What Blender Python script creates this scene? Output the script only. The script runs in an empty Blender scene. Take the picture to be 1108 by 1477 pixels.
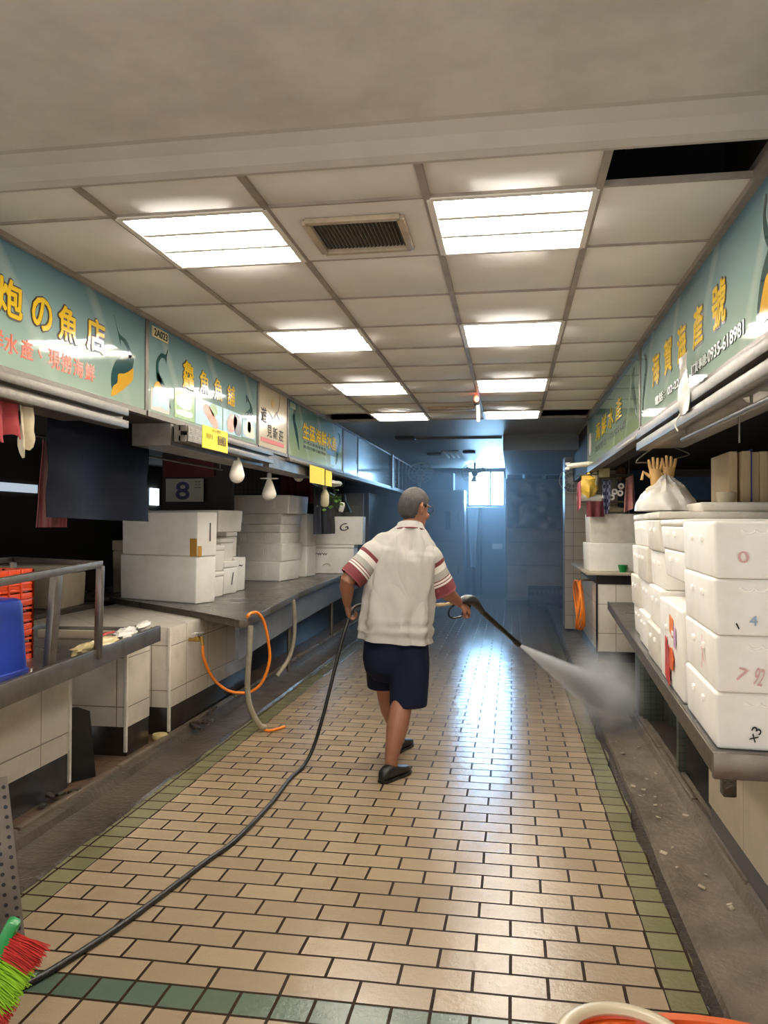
import bpy, bmesh, math, random
from mathutils import Vector, Matrix, Euler, noise as mnoise
random.seed(7)
SC = bpy.context.scene
COL = SC.collection
V = Vector

# ------------------------------------------------------------------ camera
cam_d = bpy.data.cameras.new('camera')
cam = bpy.data.objects.new('camera', cam_d)
COL.objects.link(cam)
cam_d.sensor_fit = 'VERTICAL'
cam_d.sensor_height = 36.0
cam_d.lens = 1133.94 / 1477.0 * 36.0
cam_d.clip_start = 0.02
_r = V((0.98698863, 0.16074034, 0.00399957))
_u = V((-0.00161646, -0.01495389, 0.99988688))
_f = V((-0.16078196, 0.98688344, 0.01449949))
cam.matrix_world = Matrix(((_r.x, _u.x, -_f.x, 0.0), (_r.y, _u.y, -_f.y, 0.0), (_r.z, _u.z, -_f.z, 1.52), (0, 0, 0, 1)))
SC.camera = cam

# ------------------------------------------------------------------ world, exposure, lamp levels
SC.view_settings.view_transform = 'Standard'
SC.view_settings.look = 'None'
SC.view_settings.gamma = 1.0
SC.view_settings.use_curve_mapping = False
SC.view_settings.exposure = 0.8
world = bpy.data.worlds.new('world')
SC.world = world
world.use_nodes = True
world.node_tree.nodes['Background'].inputs[0].default_value = (1.0, 0.97, 0.93, 1)
world.node_tree.nodes["Background"].inputs[1].default_value = 1.5
TUBE_POWER = 64.0
TUBE_COLOR = (1.0, 0.95, 0.87)
WINDOW_POWER = 55.0
WINDOW_COLOR = (0.36, 0.66, 1.0)
MIST_GLARE_DENSITY = 0.06
JET_DENSITY = 22.0
CLOUD_DENSITY = 6.0
SC.cycles.max_bounces = 8
SC.cycles.volume_bounces = 1
SC.cycles.sample_clamp_indirect = 6.0
SC.cycles.caustics_reflective = False
SC.cycles.caustics_refractive = False

# ------------------------------------------------------------------ mesh helpers
class MB:
    """collects shapes; becomes ONE mesh object"""
    def __init__(s): s.v = []; s.f = []; s.m = []; s.sm = []
    def add(s, vs, fs, mat=0, smooth=True, M=None):
        o = len(s.v)
        s.v += [(M @ V(p)) if M else V(p) for p in vs]
        s.f += [tuple(i + o for i in f) for f in fs]
        s.m += [mat] * len(fs); s.sm += [smooth] * len(fs)
        return s
    def bm(s, bm, mat=0, smooth=True, M=None):
        bm.verts.index_update()
        s.add([v.co.copy() for v in bm.verts], [[v.index for v in f.verts] for f in bm.faces], mat, smooth, M)
        bm.free(); return s
    def box(s, c, size, rot=None, bev=0.0, mat=0, seg=2, taper=1.0):
        bm = bmesh.new(); bmesh.ops.create_cube(bm, size=1.0)
        for v in bm.verts:
            k = taper if v.co.z < 0 else 1.0
            v.co = V((v.co.x * size[0] * k, v.co.y * size[1] * k, v.co.z * size[2]))
        if bev > 0:
            bmesh.ops.bevel(bm, geom=bm.edges[:], offset=min(bev, min(size) * 0.49), segments=seg, affect='EDGES', profile=0.5)
        M = Matrix.Translation(V(c))
        if rot is not None:
            M = M @ (rot.to_matrix().to_4x4() if isinstance(rot, Euler) else rot.to_4x4() if len(rot) == 3 and isinstance(rot, Matrix) else Euler(rot).to_matrix().to_4x4())
        return s.bm(bm, mat, bev > 0, M)
    def bx(s, x0, x1, y0, y1, z0, z1, bev=0.0, mat=0):
        return s.box(((x0 + x1) / 2, (y0 + y1) / 2, (z0 + z1) / 2), (abs(x1 - x0), abs(y1 - y0), abs(z1 - z0)), None, bev, mat)
    def bar(s, a, b, w, h=None, bev=0.003, mat=0):
        a, b = V(a), V(b); d = (b - a); L = d.length; d.normalize()
        up = V((0, 0, 1)) if abs(d.z) < 0.95 else V((1, 0, 0))
        x = d.cross(up).normalized(); z = x.cross(d)
        R = Matrix((x, d, z)).transposed()
        return s.box((a + b) / 2, (w, L, h or w), R, bev, mat)
    def tube(s, pts, r, n=10, mat=0, caps=True, flat=1.0):
        pts = [V(p) for p in pts]
        rs = r if isinstance(r, (list, tuple)) else [r] * len(pts)
        t = []
        for i in range(len(pts)):
            a = pts[max(0, i - 1)]; b = pts[min(len(pts) - 1, i + 1)]
            q = (b - a); t.append(q.normalized() if q.length > 1e-9 else V((0, 0, 1)))
        up = V((0, 0, 1)) if abs(t[0].z) < 0.9 else V((0, 1, 0))
        x = t[0].cross(up).normalized()
        rings = []
        for i, p in enumerate(pts):
            x = (x - t[i] * x.dot(t[i])).normalized(); y = t[i].cross(x)
            rings.append([p + (x * math.cos(2 * math.pi * k / n) + y * math.sin(2 * math.pi * k / n) * flat) * rs[i] for k in range(n)])
        return s.loft(rings, caps, mat)
    def loft(s, rings, caps=True, mat=0, smooth=True):
        n = len(rings[0]); vs = [p for q in rings for p in q]; fs = []
        for i in range(len(rings) - 1):
            for k in range(n):
                fs.append((i * n + k, i * n + (k + 1) % n, (i + 1) * n + (k + 1) % n, (i + 1) * n + k))
        if caps:
            fs.append(tuple(range(n - 1, -1, -1))); fs.append(tuple((len(rings) - 1) * n + k for k in range(n)))
        return s.add(vs, fs, mat, smooth)
    def cyl(s, a, b, r, r2=None, n=20, mat=0): return s.tube([a, b], [r, r2 if r2 is not None else r], n, mat)
    def lathe(s, prof, c=(0, 0, 0), n=24, mat=0, M=None, caps=True):
        rings = [[V((r * math.cos(2 * math.pi * k / n), r * math.sin(2 * math.pi * k / n), z)) for k in range(n)] for r, z in prof]
        T = Matrix.Translation(V(c)) @ (M.to_4x4() if M else Matrix.Identity(4))
        rings = [[T @ p for p in q] for q in rings]
        return s.loft(rings, caps, mat)
    def prism(s, poly, ext, mat=0, smooth=False):
        poly = [V(p) for p in poly]; n = len(poly); e = V(ext)
        vs = poly + [p + e for p in poly]
        fs = [tuple(range(n - 1, -1, -1)), tuple(range(n, 2 * n))] + [(i, (i + 1) % n, n + (i + 1) % n, n + i) for i in range(n)]
        return s.add(vs, fs, mat, smooth)
    def ball(s, c, r, n=16, mat=0, sc=(1, 1, 1), R=None):
        bm = bmesh.new(); bmesh.ops.create_uvsphere(bm, u_segments=n, v_segments=max(6, n * 2 // 3), radius=r)
        M = Matrix.Translation(V(c)) @ (R.to_4x4() if R else Matrix.Identity(4)) @ Matrix.Diagonal(V((*sc, 1)))
        return s.bm(bm, mat, True, M)
    def sheet(s, rows, t=0.003, mat=0):
        """a cloth or film: grid of points given a thickness"""
        R, C = len(rows), len(rows[0]); P = [[V(p) for p in r] for r in rows]; vs = []
        for sg in (0.5, -0.5):
            for i in range(R):
                for j in range(C):
                    a = P[min(R - 1, i + 1)][j] - P[max(0, i - 1)][j]; b = P[i][min(C - 1, j + 1)] - P[i][max(0, j - 1)]
                    nn = a.cross(b); nn = nn.normalized() if nn.length > 1e-9 else V((0, 0, 1))
                    vs.append(P[i][j] + nn * t * sg)
        fs = []; o = R * C; I = lambda i, j: i * C + j
        for i in range(R - 1):
            for j in range(C - 1):
                fs.append((I(i, j), I(i + 1, j), I(i + 1, j + 1), I(i, j + 1)))
                fs.append((o + I(i, j + 1), o + I(i + 1, j + 1), o + I(i + 1, j), o + I(i, j)))
        for i in range(R - 1):
            fs.append((I(i, 0), o + I(i, 0), o + I(i + 1, 0), I(i + 1, 0))); fs.append((I(i + 1, C - 1), o + I(i + 1, C - 1), o + I(i, C - 1), I(i, C - 1)))
        for j in range(C - 1):
            fs.append((I(0, j + 1), o + I(0, j + 1), o + I(0, j), I(0, j))); fs.append((I(R - 1, j), o + I(R - 1, j), o + I(R - 1, j + 1), I(R - 1, j + 1)))
        return s.add(vs, fs, mat, True)
    def extend(s, o): return s.add(o.v, o.f, 0, True)

WM = {}
def mesh_of(name, mb, mats, angle=40):
    me = bpy.data.meshes.new(name)
    me.from_pydata([tuple(p) for p in mb.v], [], mb.f)
    for m in (mats if isinstance(mats, (list, tuple)) else [mats]): me.materials.append(m)
    for p, mi, sm in zip(me.polygons, mb.m, mb.sm): p.material_index = mi; p.use_smooth = sm
    bm = bmesh.new(); bm.from_mesh(me); bmesh.ops.recalc_face_normals(bm, faces=bm.faces[:]); bm.to_mesh(me); bm.free()
    if any(mb.sm): me.set_sharp_from_angle(angle=math.radians(angle))
    me.update(); return me
def tag(o, label=None, cat=None, group=None, kind=None):
    if label: o['label'] = label
    if cat: o['category'] = cat
    if group: o['group'] = group
    if kind: o['kind'] = kind
    return o
def thing(name, label, cat, loc=(0, 0, 0), rz=0.0, group=None):
    o = bpy.data.objects.new(name, None); COL.objects.link(o)
    o.empty_display_size = 0.1
    o.location = loc; o.rotation_euler = (0, 0, rz)
    WM[o.name] = Matrix.Translation(V(loc)) @ Matrix.Rotation(rz, 4, 'Z')
    return tag(o, label, cat, group)
def part(name, mb, mats, parent, local=False, label=None, kind=None, angle=40):
    W = WM[parent.name]
    if not local:
        Wi = W.inverted(); mb.v = [Wi @ p for p in mb.v]
    o = bpy.data.objects.new(name, mesh_of(name, mb, mats, angle)); COL.objects.link(o)
    o.parent = parent; WM[o.name] = W
    if label: o['label'] = label
    if kind: o['kind'] = kind
    return o
def single(name, mb, mats, label, cat, loc=None, group=None, kind=None, angle=40):
    """a thing that is one mesh; shapes given in world space, the origin goes to its base"""
    if loc is None:
        xs = [p.x for p in mb.v]; ys = [p.y for p in mb.v]; zs = [p.z for p in mb.v]
        loc = ((min(xs) + max(xs)) / 2, (min(ys) + max(ys)) / 2, min(zs))
    mb.v = [p - V(loc) for p in mb.v]
    o = bpy.data.objects.new(name, mesh_of(name, mb, mats, angle)); COL.objects.link(o)
    o.location = loc; WM[o.name] = Matrix.Translation(V(loc))
    return tag(o, label, cat, group, kind)
def struct(name, mb, mats, parent=None, angle=40):
    o = bpy.data.objects.new(name, mesh_of(name, mb, mats, angle)); COL.objects.link(o)
    o['kind'] = 'structure'; WM[o.name] = Matrix.Identity(4)
    if parent: o.parent = parent
    return o
def copy_tree(o, parent=None):
    c = o.copy(); COL.objects.link(c)
    if parent: c.parent = parent
    for ch in o.children: copy_tree(ch, c)
    return c
def remeshed(mb, voxel, smooth=4):
    """melt overlapping shapes into one continuous surface"""
    me = bpy.data.meshes.new('t'); me.from_pydata([tuple(p) for p in mb.v], [], mb.f)
    bm = bmesh.new(); bm.from_mesh(me); bmesh.ops.recalc_face_normals(bm, faces=bm.faces[:]); bm.to_mesh(me); bm.free()
    o = bpy.data.objects.new('t', me); COL.objects.link(o)
    r = o.modifiers.new('r', 'REMESH'); r.mode = 'VOXEL'; r.voxel_size = voxel; r.adaptivity = 0.0
    if smooth:
        k = o.modifiers.new('s', 'SMOOTH'); k.factor = 0.5; k.iterations = smooth
    dg = bpy.context.evaluated_depsgraph_get(); dg.update()
    m2 = bpy.data.meshes.new_from_object(o.evaluated_get(dg))
    out = MB(); out.add([v.co.copy() for v in m2.vertices], [tuple(p.vertices) for p in m2.polygons])
    bpy.data.objects.remove(o); bpy.data.meshes.remove(m2); bpy.data.meshes.remove(me)
    return out
def spline(pts, n=8):
    """smooth path through points"""
    pts = [V(p) for p in pts]; out = []
    for i in range(len(pts) - 1):
        p0 = pts[max(0, i - 1)]; p1 = pts[i]; p2 = pts[i + 1]; p3 = pts[min(len(pts) - 1, i + 2)]
        for k in range(n):
            t = k / n
            out.append(0.5 * ((2 * p1) + (p2 - p0) * t + (2 * p0 - 5 * p1 + 4 * p2 - p3) * t * t + (3 * p1 - p0 - 3 * p2 + p3) * t ** 3))
    out.append(pts[-1]); return out
def text(mb, body, center, w, h, ux, uy, bold=0.0, depth=0.0015, lift=0.0, mat=0):
    """lettering fitted into w x h around center on the plane ux, uy"""
    cu = bpy.data.curves.new('t', 'FONT'); cu.body = body; cu.size = 1.0; cu.offset = 0.0; cu.extrude = 0.0; cu.resolution_u = 3
    o = bpy.data.objects.new('t', cu); COL.objects.link(o)
    dg = bpy.context.evaluated_depsgraph_get(); dg.update()
    me = bpy.data.meshes.new_from_object(o.evaluated_get(dg))
    xs = [v.co.x for v in me.vertices]; ys = [v.co.y for v in me.vertices]
    if not xs: return mb
    x0, x1, y0, y1 = min(xs), max(xs), min(ys), max(ys)
    ux, uy = V(ux).normalized(), V(uy).normalized(); nz = ux.cross(uy)
    sx, sy = w / max(1e-6, x1 - x0), h / max(1e-6, y1 - y0)
    bm = bmesh.new(); bm.from_mesh(me)
    r = bmesh.ops.extrude_face_region(bm, geom=bm.faces[:])
    ext = {g for g in r['geom'] if isinstance(g, bmesh.types.BMVert)}
    for v in bm.verts:
        z = depth if v in ext else 0.0
        v.co = V(center) + ux * ((v.co.x - (x0 + x1) / 2) * sx) + uy * ((v.co.y - (y0 + y1) / 2) * sy) + nz * (z + lift)
    vs = [v.co.copy() for v in bm.verts]; bm.verts.index_update(); fs = [[v.index for v in f.verts] for f in bm.faces]; bm.free()
    shifts = [V((0, 0, 0))]
    if bold: shifts += [(ux * math.cos(a) + uy * math.sin(a)) * bold * h for a in [2 * math.pi * k / 8 for k in range(8)]]
    for q, s in enumerate(shifts): mb.add([p + s + nz * (0.00012 * q) for p in vs], fs, mat, False)
    bpy.data.objects.remove(o); bpy.data.curves.remove(cu); bpy.data.meshes.remove(me)
    return mb

# ------------------------------------------------------------------ materials
def lin(h):
    h = h.lstrip('#'); c = [int(h[i:i + 2], 16) / 255 for i in (0, 2, 4)]
    return tuple((x / 12.92 if x <= 0.04045 else ((x + 0.055) / 1.055) ** 2.4) for x in c) + (1.0,)
def new_mat(name):
    m = bpy.data.materials.new(name); m.use_nodes = True
    nt = m.node_tree; b = nt.nodes['Principled BSDF']
    return m, nt, b
def nd(nt, t, **k):
    n = nt.nodes.new(t)
    for a, v in k.items():
        if hasattr(n, a): setattr(n, a, v)
        else: n.inputs[a].default_value = v
    return n
def mth(nt, op, a, b=None, c=None):
    n = nt.nodes.new('ShaderNodeMath'); n.operation = op
    for i, x in enumerate((a, b, c)):
        if x is None: continue
        if isinstance(x, (int, float)): n.inputs[i].default_value = x
        else: nt.links.new(x, n.inputs[i])
    return n.outputs[0]
def mixc(nt, f, a, b, mode='MIX'):
    n = nt.nodes.new('ShaderNodeMix'); n.data_type = 'RGBA'; n.blend_type = mode
    for i, x in ((0, f), (6, a), (7, b)):
        if isinstance(x, (int, float)): n.inputs[i].default_value = x
        elif isinstance(x, tuple): n.inputs[i].default_value = x
        else: nt.links.new(x, n.inputs[i])
    return n.outputs[2]
def ramp(nt, f, p0, p1, c0=(0, 0, 0, 1), c1=(1, 1, 1, 1)):
    n = nt.nodes.new('ShaderNodeValToRGB'); e = n.color_ramp.elements
    e[0].position = p0; e[1].position = p1; e[0].color = c0; e[1].color = c1
    nt.links.new(f, n.inputs[0]); return n.outputs[0]
def obj_co(nt): return nt.nodes.new('ShaderNodeTexCoord').outputs['Object']
def noise(nt, co, scale, detail=3, rough=0.55, out='Fac'):
    n = nd(nt, 'ShaderNodeTexNoise'); n.inputs['Scale'].default_value = scale; n.inputs['Detail'].default_value = detail; n.inputs['Roughness'].default_value = rough
    if co is not None: nt.links.new(co, n.inputs['Vector'])
    return n.outputs[out]
def bump(nt, b, h, strength=0.3, dist=0.01):
    n = nt.nodes.new('ShaderNodeBump'); n.inputs['Strength'].default_value = strength; n.inputs['Distance'].default_value = dist
    nt.links.new(h, n.inputs['Height']); nt.links.new(n.outputs[0], b.inputs['Normal']); return n
def mat(name, color, rough=0.5, metal=0.0, dirt=None, dirt_amt=0.5, dirt_scale=3.0, bump_scale=0, bump_str=0.2, bump_dist=0.004, rvar=0.0, spec=None, alpha=1.0, trans=0.0, streak=None):
    m, nt, b = new_mat(name); co = obj_co(nt)
    if isinstance(color, str): color = lin(color)
    b.inputs['Roughness'].default_value = rough; b.inputs['Metallic'].default_value = metal
    if spec is not None: b.inputs['Specular IOR Level'].default_value = spec
    b.inputs['Alpha'].default_value = alpha; b.inputs['Transmission Weight'].default_value = trans
    src = co
    if streak:
        mp = nt.nodes.new('ShaderNodeMapping'); mp.inputs['Scale'].default_value = streak; nt.links.new(co, mp.inputs[0]); src = mp.outputs[0]
    if dirt:
        d = lin(dirt) if isinstance(dirt, str) else dirt
        f = ramp(nt, noise(nt, src, dirt_scale, 6, 0.65), 0.42, 0.75)
        nt.links.new(mixc(nt, mth(nt, 'MULTIPLY', f, dirt_amt), color, d), b.inputs['Base Color'])
    else: b.inputs['Base Color'].default_value = color
    if rvar:
        nt.links.new(mth(nt, 'ADD', mth(nt, 'MULTIPLY', noise(nt, src, 7, 4), rvar), rough - rvar / 2), b.inputs['Roughness'])
    if bump_scale: bump(nt, b, noise(nt, src, bump_scale, 3), bump_str, bump_dist)
    return m
def emit(name, color, power):
    m, nt, b = new_mat(name); b.inputs['Base Color'].default_value = (0.8, 0.8, 0.8, 1)
    b.inputs['Emission Color'].default_value = (*color[:3], 1); b.inputs['Emission Strength'].default_value = power
    return m
def tiles(name, color, grout, w, h, axis='YZ', rough=0.3, dirt='#6a5b45', dirt_amt=0.35, mortar=0.004, off=0.0):
    """square-laid wall tiles: axis picks the plane they lie in"""
    m, nt, b = new_mat(name); co = obj_co(nt)
    s = nt.nodes.new('ShaderNodeSeparateXYZ'); nt.links.new(co, s.inputs[0])
    cx = nt.nodes.new('ShaderNodeCombineXYZ')
    if axis == 'BOTH':
        nt.links.new(mth(nt, 'ADD', s.outputs[0], s.outputs[1]), cx.inputs[0])
    else: nt.links.new(s.outputs['XY'.index(axis[0])], cx.inputs[0])
    nt.links.new(s.outputs[2], cx.inputs[1])
    t = nt.nodes.new('ShaderNodeTexBrick'); t.offset = off; t.inputs['Scale'].default_value = 1.0
    t.inputs['Brick Width'].default_value = w; t.inputs['Row Height'].default_value = h
    t.inputs['Mortar Size'].default_value = mortar; t.inputs['Mortar Smooth'].default_value = 0.3
    c = lin(color); t.inputs['Color1'].default_value = c; t.inputs['Color2'].default_value = tuple(x * 0.93 for x in c[:3]) + (1,)
    t.inputs['Mortar'].default_value = lin(grout); nt.links.new(cx.outputs[0], t.inputs[0])
    f = ramp(nt, noise(nt, co, 4.0, 7, 0.7), 0.48, 0.8)
    nt.links.new(mixc(nt, mth(nt, 'MULTIPLY', f, dirt_amt), t.outputs[0], lin(dirt)), b.inputs['Base Color'])
    b.inputs['Roughness'].default_value = rough
    bump(nt, b, mth(nt, 'SUBTRACT', 1.0, t.outputs['Fac']), 0.5, 0.003)
    return m

M = {}
M['steel'] = mat('stainless_steel', '#6b645a', 0.46, 0.65, '#4d453b', 0.6, 5, 0, rvar=0.2, streak=(1, 6, 6))
M['steel_dark'] = mat('dull_steel', '#7d766c', 0.42, 0.8, '#4a4036', 0.7, 6, 30, 0.08, 0.002, rvar=0.25)
M['steel_top'] = mat('worn_steel_top', '#8c8882', 0.30, 0.75, '#5d5850', 0.6, 3.5, 14, 0.10, 0.003, rvar=0.25)
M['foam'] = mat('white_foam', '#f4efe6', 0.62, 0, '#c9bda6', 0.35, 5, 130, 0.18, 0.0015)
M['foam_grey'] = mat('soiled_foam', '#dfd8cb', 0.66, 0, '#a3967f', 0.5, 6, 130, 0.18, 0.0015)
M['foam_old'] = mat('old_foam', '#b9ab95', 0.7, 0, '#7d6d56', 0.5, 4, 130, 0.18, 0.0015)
M['lug'] = mat('moulded_lug', '#fffaf0', 0.45)
M['tile_white'] = tiles('white_wall_tile', '#d9cfbf', '#8d8172', 0.42, 0.32, 'BOTH')
M['tile_beige'] = tiles('beige_wall_tile', '#d3c2a4', '#9c8b70', 0.6, 0.6, 'BOTH', 0.35, '#8f7855', 0.5)
M['tile_small'] = tiles('small_beige_tile', '#a99c88', '#5b5348', 0.20, 0.20, 'BOTH', 0.3)
M['mosaic'] = tiles('green_mosaic', '#2b302b', '#15140f', 0.05, 0.05, 'BOTH', 0.3, '#2a2119', 0.5, 0.004)
M['mosaic_post'] = tiles('worn_green_mosaic', '#51594c', '#3c3c33', 0.045, 0.045, 'BOTH', 0.35, '#39352a', 0.6, 0.003)
M['black_base'] = mat('black_base_tile', '#1b1714', 0.28, 0, '#4a3b2c', 0.35, 8, 20, 0.1)
M['trim_white'] = mat('white_edge_trim', '#e3dccd', 0.4, 0, '#8c7a60', 0.4, 10)
M['black'] = mat('black_plastic', '#131211', 0.4)
M['rubber'] = mat('black_rubber', '#15130f', 0.45, 0, '#3b342b', 0.4, 20)
M['plaster'] = mat('ceiling_plaster', '#d2cbc2', 0.8, 0, '#8f877d', 0.45, 2.5, 60, 0.05)
M['panel'] = mat('ceiling_panel', '#e6e1d9', 0.75, 0, '#c4bcb1', 0.4, 2.0, 220, 0.15, 0.001)
M['tbar'] = mat('ceiling_bar', '#a2968a', 0.5, 0.1, '#5e5346', 0.5, 8)
M['dark_void'] = mat('dark_slab', '#23262c', 0.8)
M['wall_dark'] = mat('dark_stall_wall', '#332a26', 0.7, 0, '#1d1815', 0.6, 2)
M['wall_grey'] = mat('grey_back_wall', '#5b5e63', 0.6, 0, '#3a3d42', 0.5, 2)
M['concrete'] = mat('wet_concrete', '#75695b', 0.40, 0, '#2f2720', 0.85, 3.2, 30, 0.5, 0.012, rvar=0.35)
M['concrete_dark'] = mat('dark_concrete', '#51473c', 0.36, 0, '#241d17', 0.85, 3.2, 30, 0.5, 0.012, rvar=0.35)  # same concrete in a darker tone, for the left gutter
M['kerb'] = mat('stained_kerb', '#6a5d4e', 0.4, 0, '#3b3027', 0.8, 7, 30, 0.3, 0.006)
M['muck'] = mat('wet_muck', '#2b221a', 0.3, 0, '#5c5040', 0.5, 18, 40, 0.6, 0.01)
M['white'] = mat('white_paint', '#e9e2d6', 0.4)
M['white_plastic'] = mat('white_plastic', '#ece6da', 0.35)
M['orange'] = mat('orange_plastic', '#e5651c', 0.38, 0, '#b34a14', 0.3, 6)
M['orange_hose'] = mat('orange_hose', '#ef8420', 0.4)
M['orange_deep'] = mat('orange_red_plastic', '#d9481a', 0.4, 0, '#a8320f', 0.3, 6)
M['blue'] = mat('blue_plastic', '#203a9a', 0.35, 0, '#16246a', 0.4, 5)
M['navy_sheet'] = mat('navy_tarpaulin', '#0c1120', 0.7, 0, '#080c17', 0.5, 4, 9, 0.25, 0.02, spec=0.15)
M['yellow'] = mat('yellow_paper', '#f2d21f', 0.6)
M['paper'] = mat('white_paper', '#ddd8cc', 0.7)
M['red_cloth'] = mat('red_cloth', '#a03a3c', 0.85, 0, '#7d2a2e', 0.5, 8, 40, 0.3)
M['cream_cloth'] = mat('cream_cloth', '#cfc2a4', 0.85, 0, '#9c8c6c', 0.5, 8, 40, 0.3)
M['maroon'] = mat('maroon_cloth', '#5e2226', 0.8, 0, '#3e171a', 0.5, 5, 30, 0.3)
M['dark_cloth'] = mat('dark_cloth', '#272a33', 0.85, 0, '#17191f', 0.5, 6, 40, 0.3)
M['grey_hose'] = mat('grey_drain_hose', '#8d8472', 0.55, 0, '#544a3b', 0.6, 14)
M['brass'] = mat('brass', '#b08b45', 0.35, 0.9)
M['green'] = mat('green_plastic', '#1f8f45', 0.35)
M['lime'] = mat('lime_bristle', '#9ccf1a', 0.6)
M['red_bristle'] = mat('red_bristle', '#c92f23', 0.6)
M['leaf'] = mat('green_leaf', '#4e6a2c', 0.6, 0, '#2c4018', 0.6, 10)
M['card'] = mat('cardboard', '#c3ab85', 0.8, 0, '#9d8561', 0.4, 6, 0, streak=(30, 30, 1))
M['film'] = mat('clear_plastic_film', '#e6e0d6', 0.3, 0, None, bump_scale=14, bump_str=0.5, bump_dist=0.012, alpha=0.72)
M['glass_dark'] = mat('dark_glass', '#1f2a2e', 0.08, 0, '#39484a', 0.5, 1.5)
M['bulb'] = mat('bulb_glass', '#efe6d4', 0.3)
M['fridge'] = mat('grey_enamel', '#6b7076', 0.4, 0, '#4e5257', 0.5, 3)
M['wood'] = mat('brown_wood', '#6b4a2e', 0.6, 0, '#45301e', 0.5, 6)
M['chrome'] = mat('chrome', '#cfcbc4', 0.15, 1.0)
M['red'] = mat('red_paint', '#b8332b', 0.5)
M['ink_black'] = mat('black_ink', '#1a1713', 0.7)
M['ink_red'] = mat('red_ink', '#d9a9a6', 0.7)
M['ink_blue'] = mat('blue_ink', '#9ab2c8', 0.7)
M['letter_yellow'] = mat('yellow_lettering', '#e8c02a', 0.15)
M['letter_edge'] = mat('brown_letter_edge', '#3c2a14', 0.4)
M['letter_red'] = mat('orange_red_lettering', '#e2582c', 0.35)
M['letter_white'] = mat('white_lettering', '#d7dbd2', 0.35)
M['bird_dark'] = mat('teal_bird_print', '#1f4a4c', 0.08)
M['bird_yellow'] = mat('yellow_bird_print', '#d9a52a', 0.1)
M['tan_glove'] = mat('tan_rubber', '#c39a5e', 0.6, 0, '#94703c', 0.5, 10)

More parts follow.
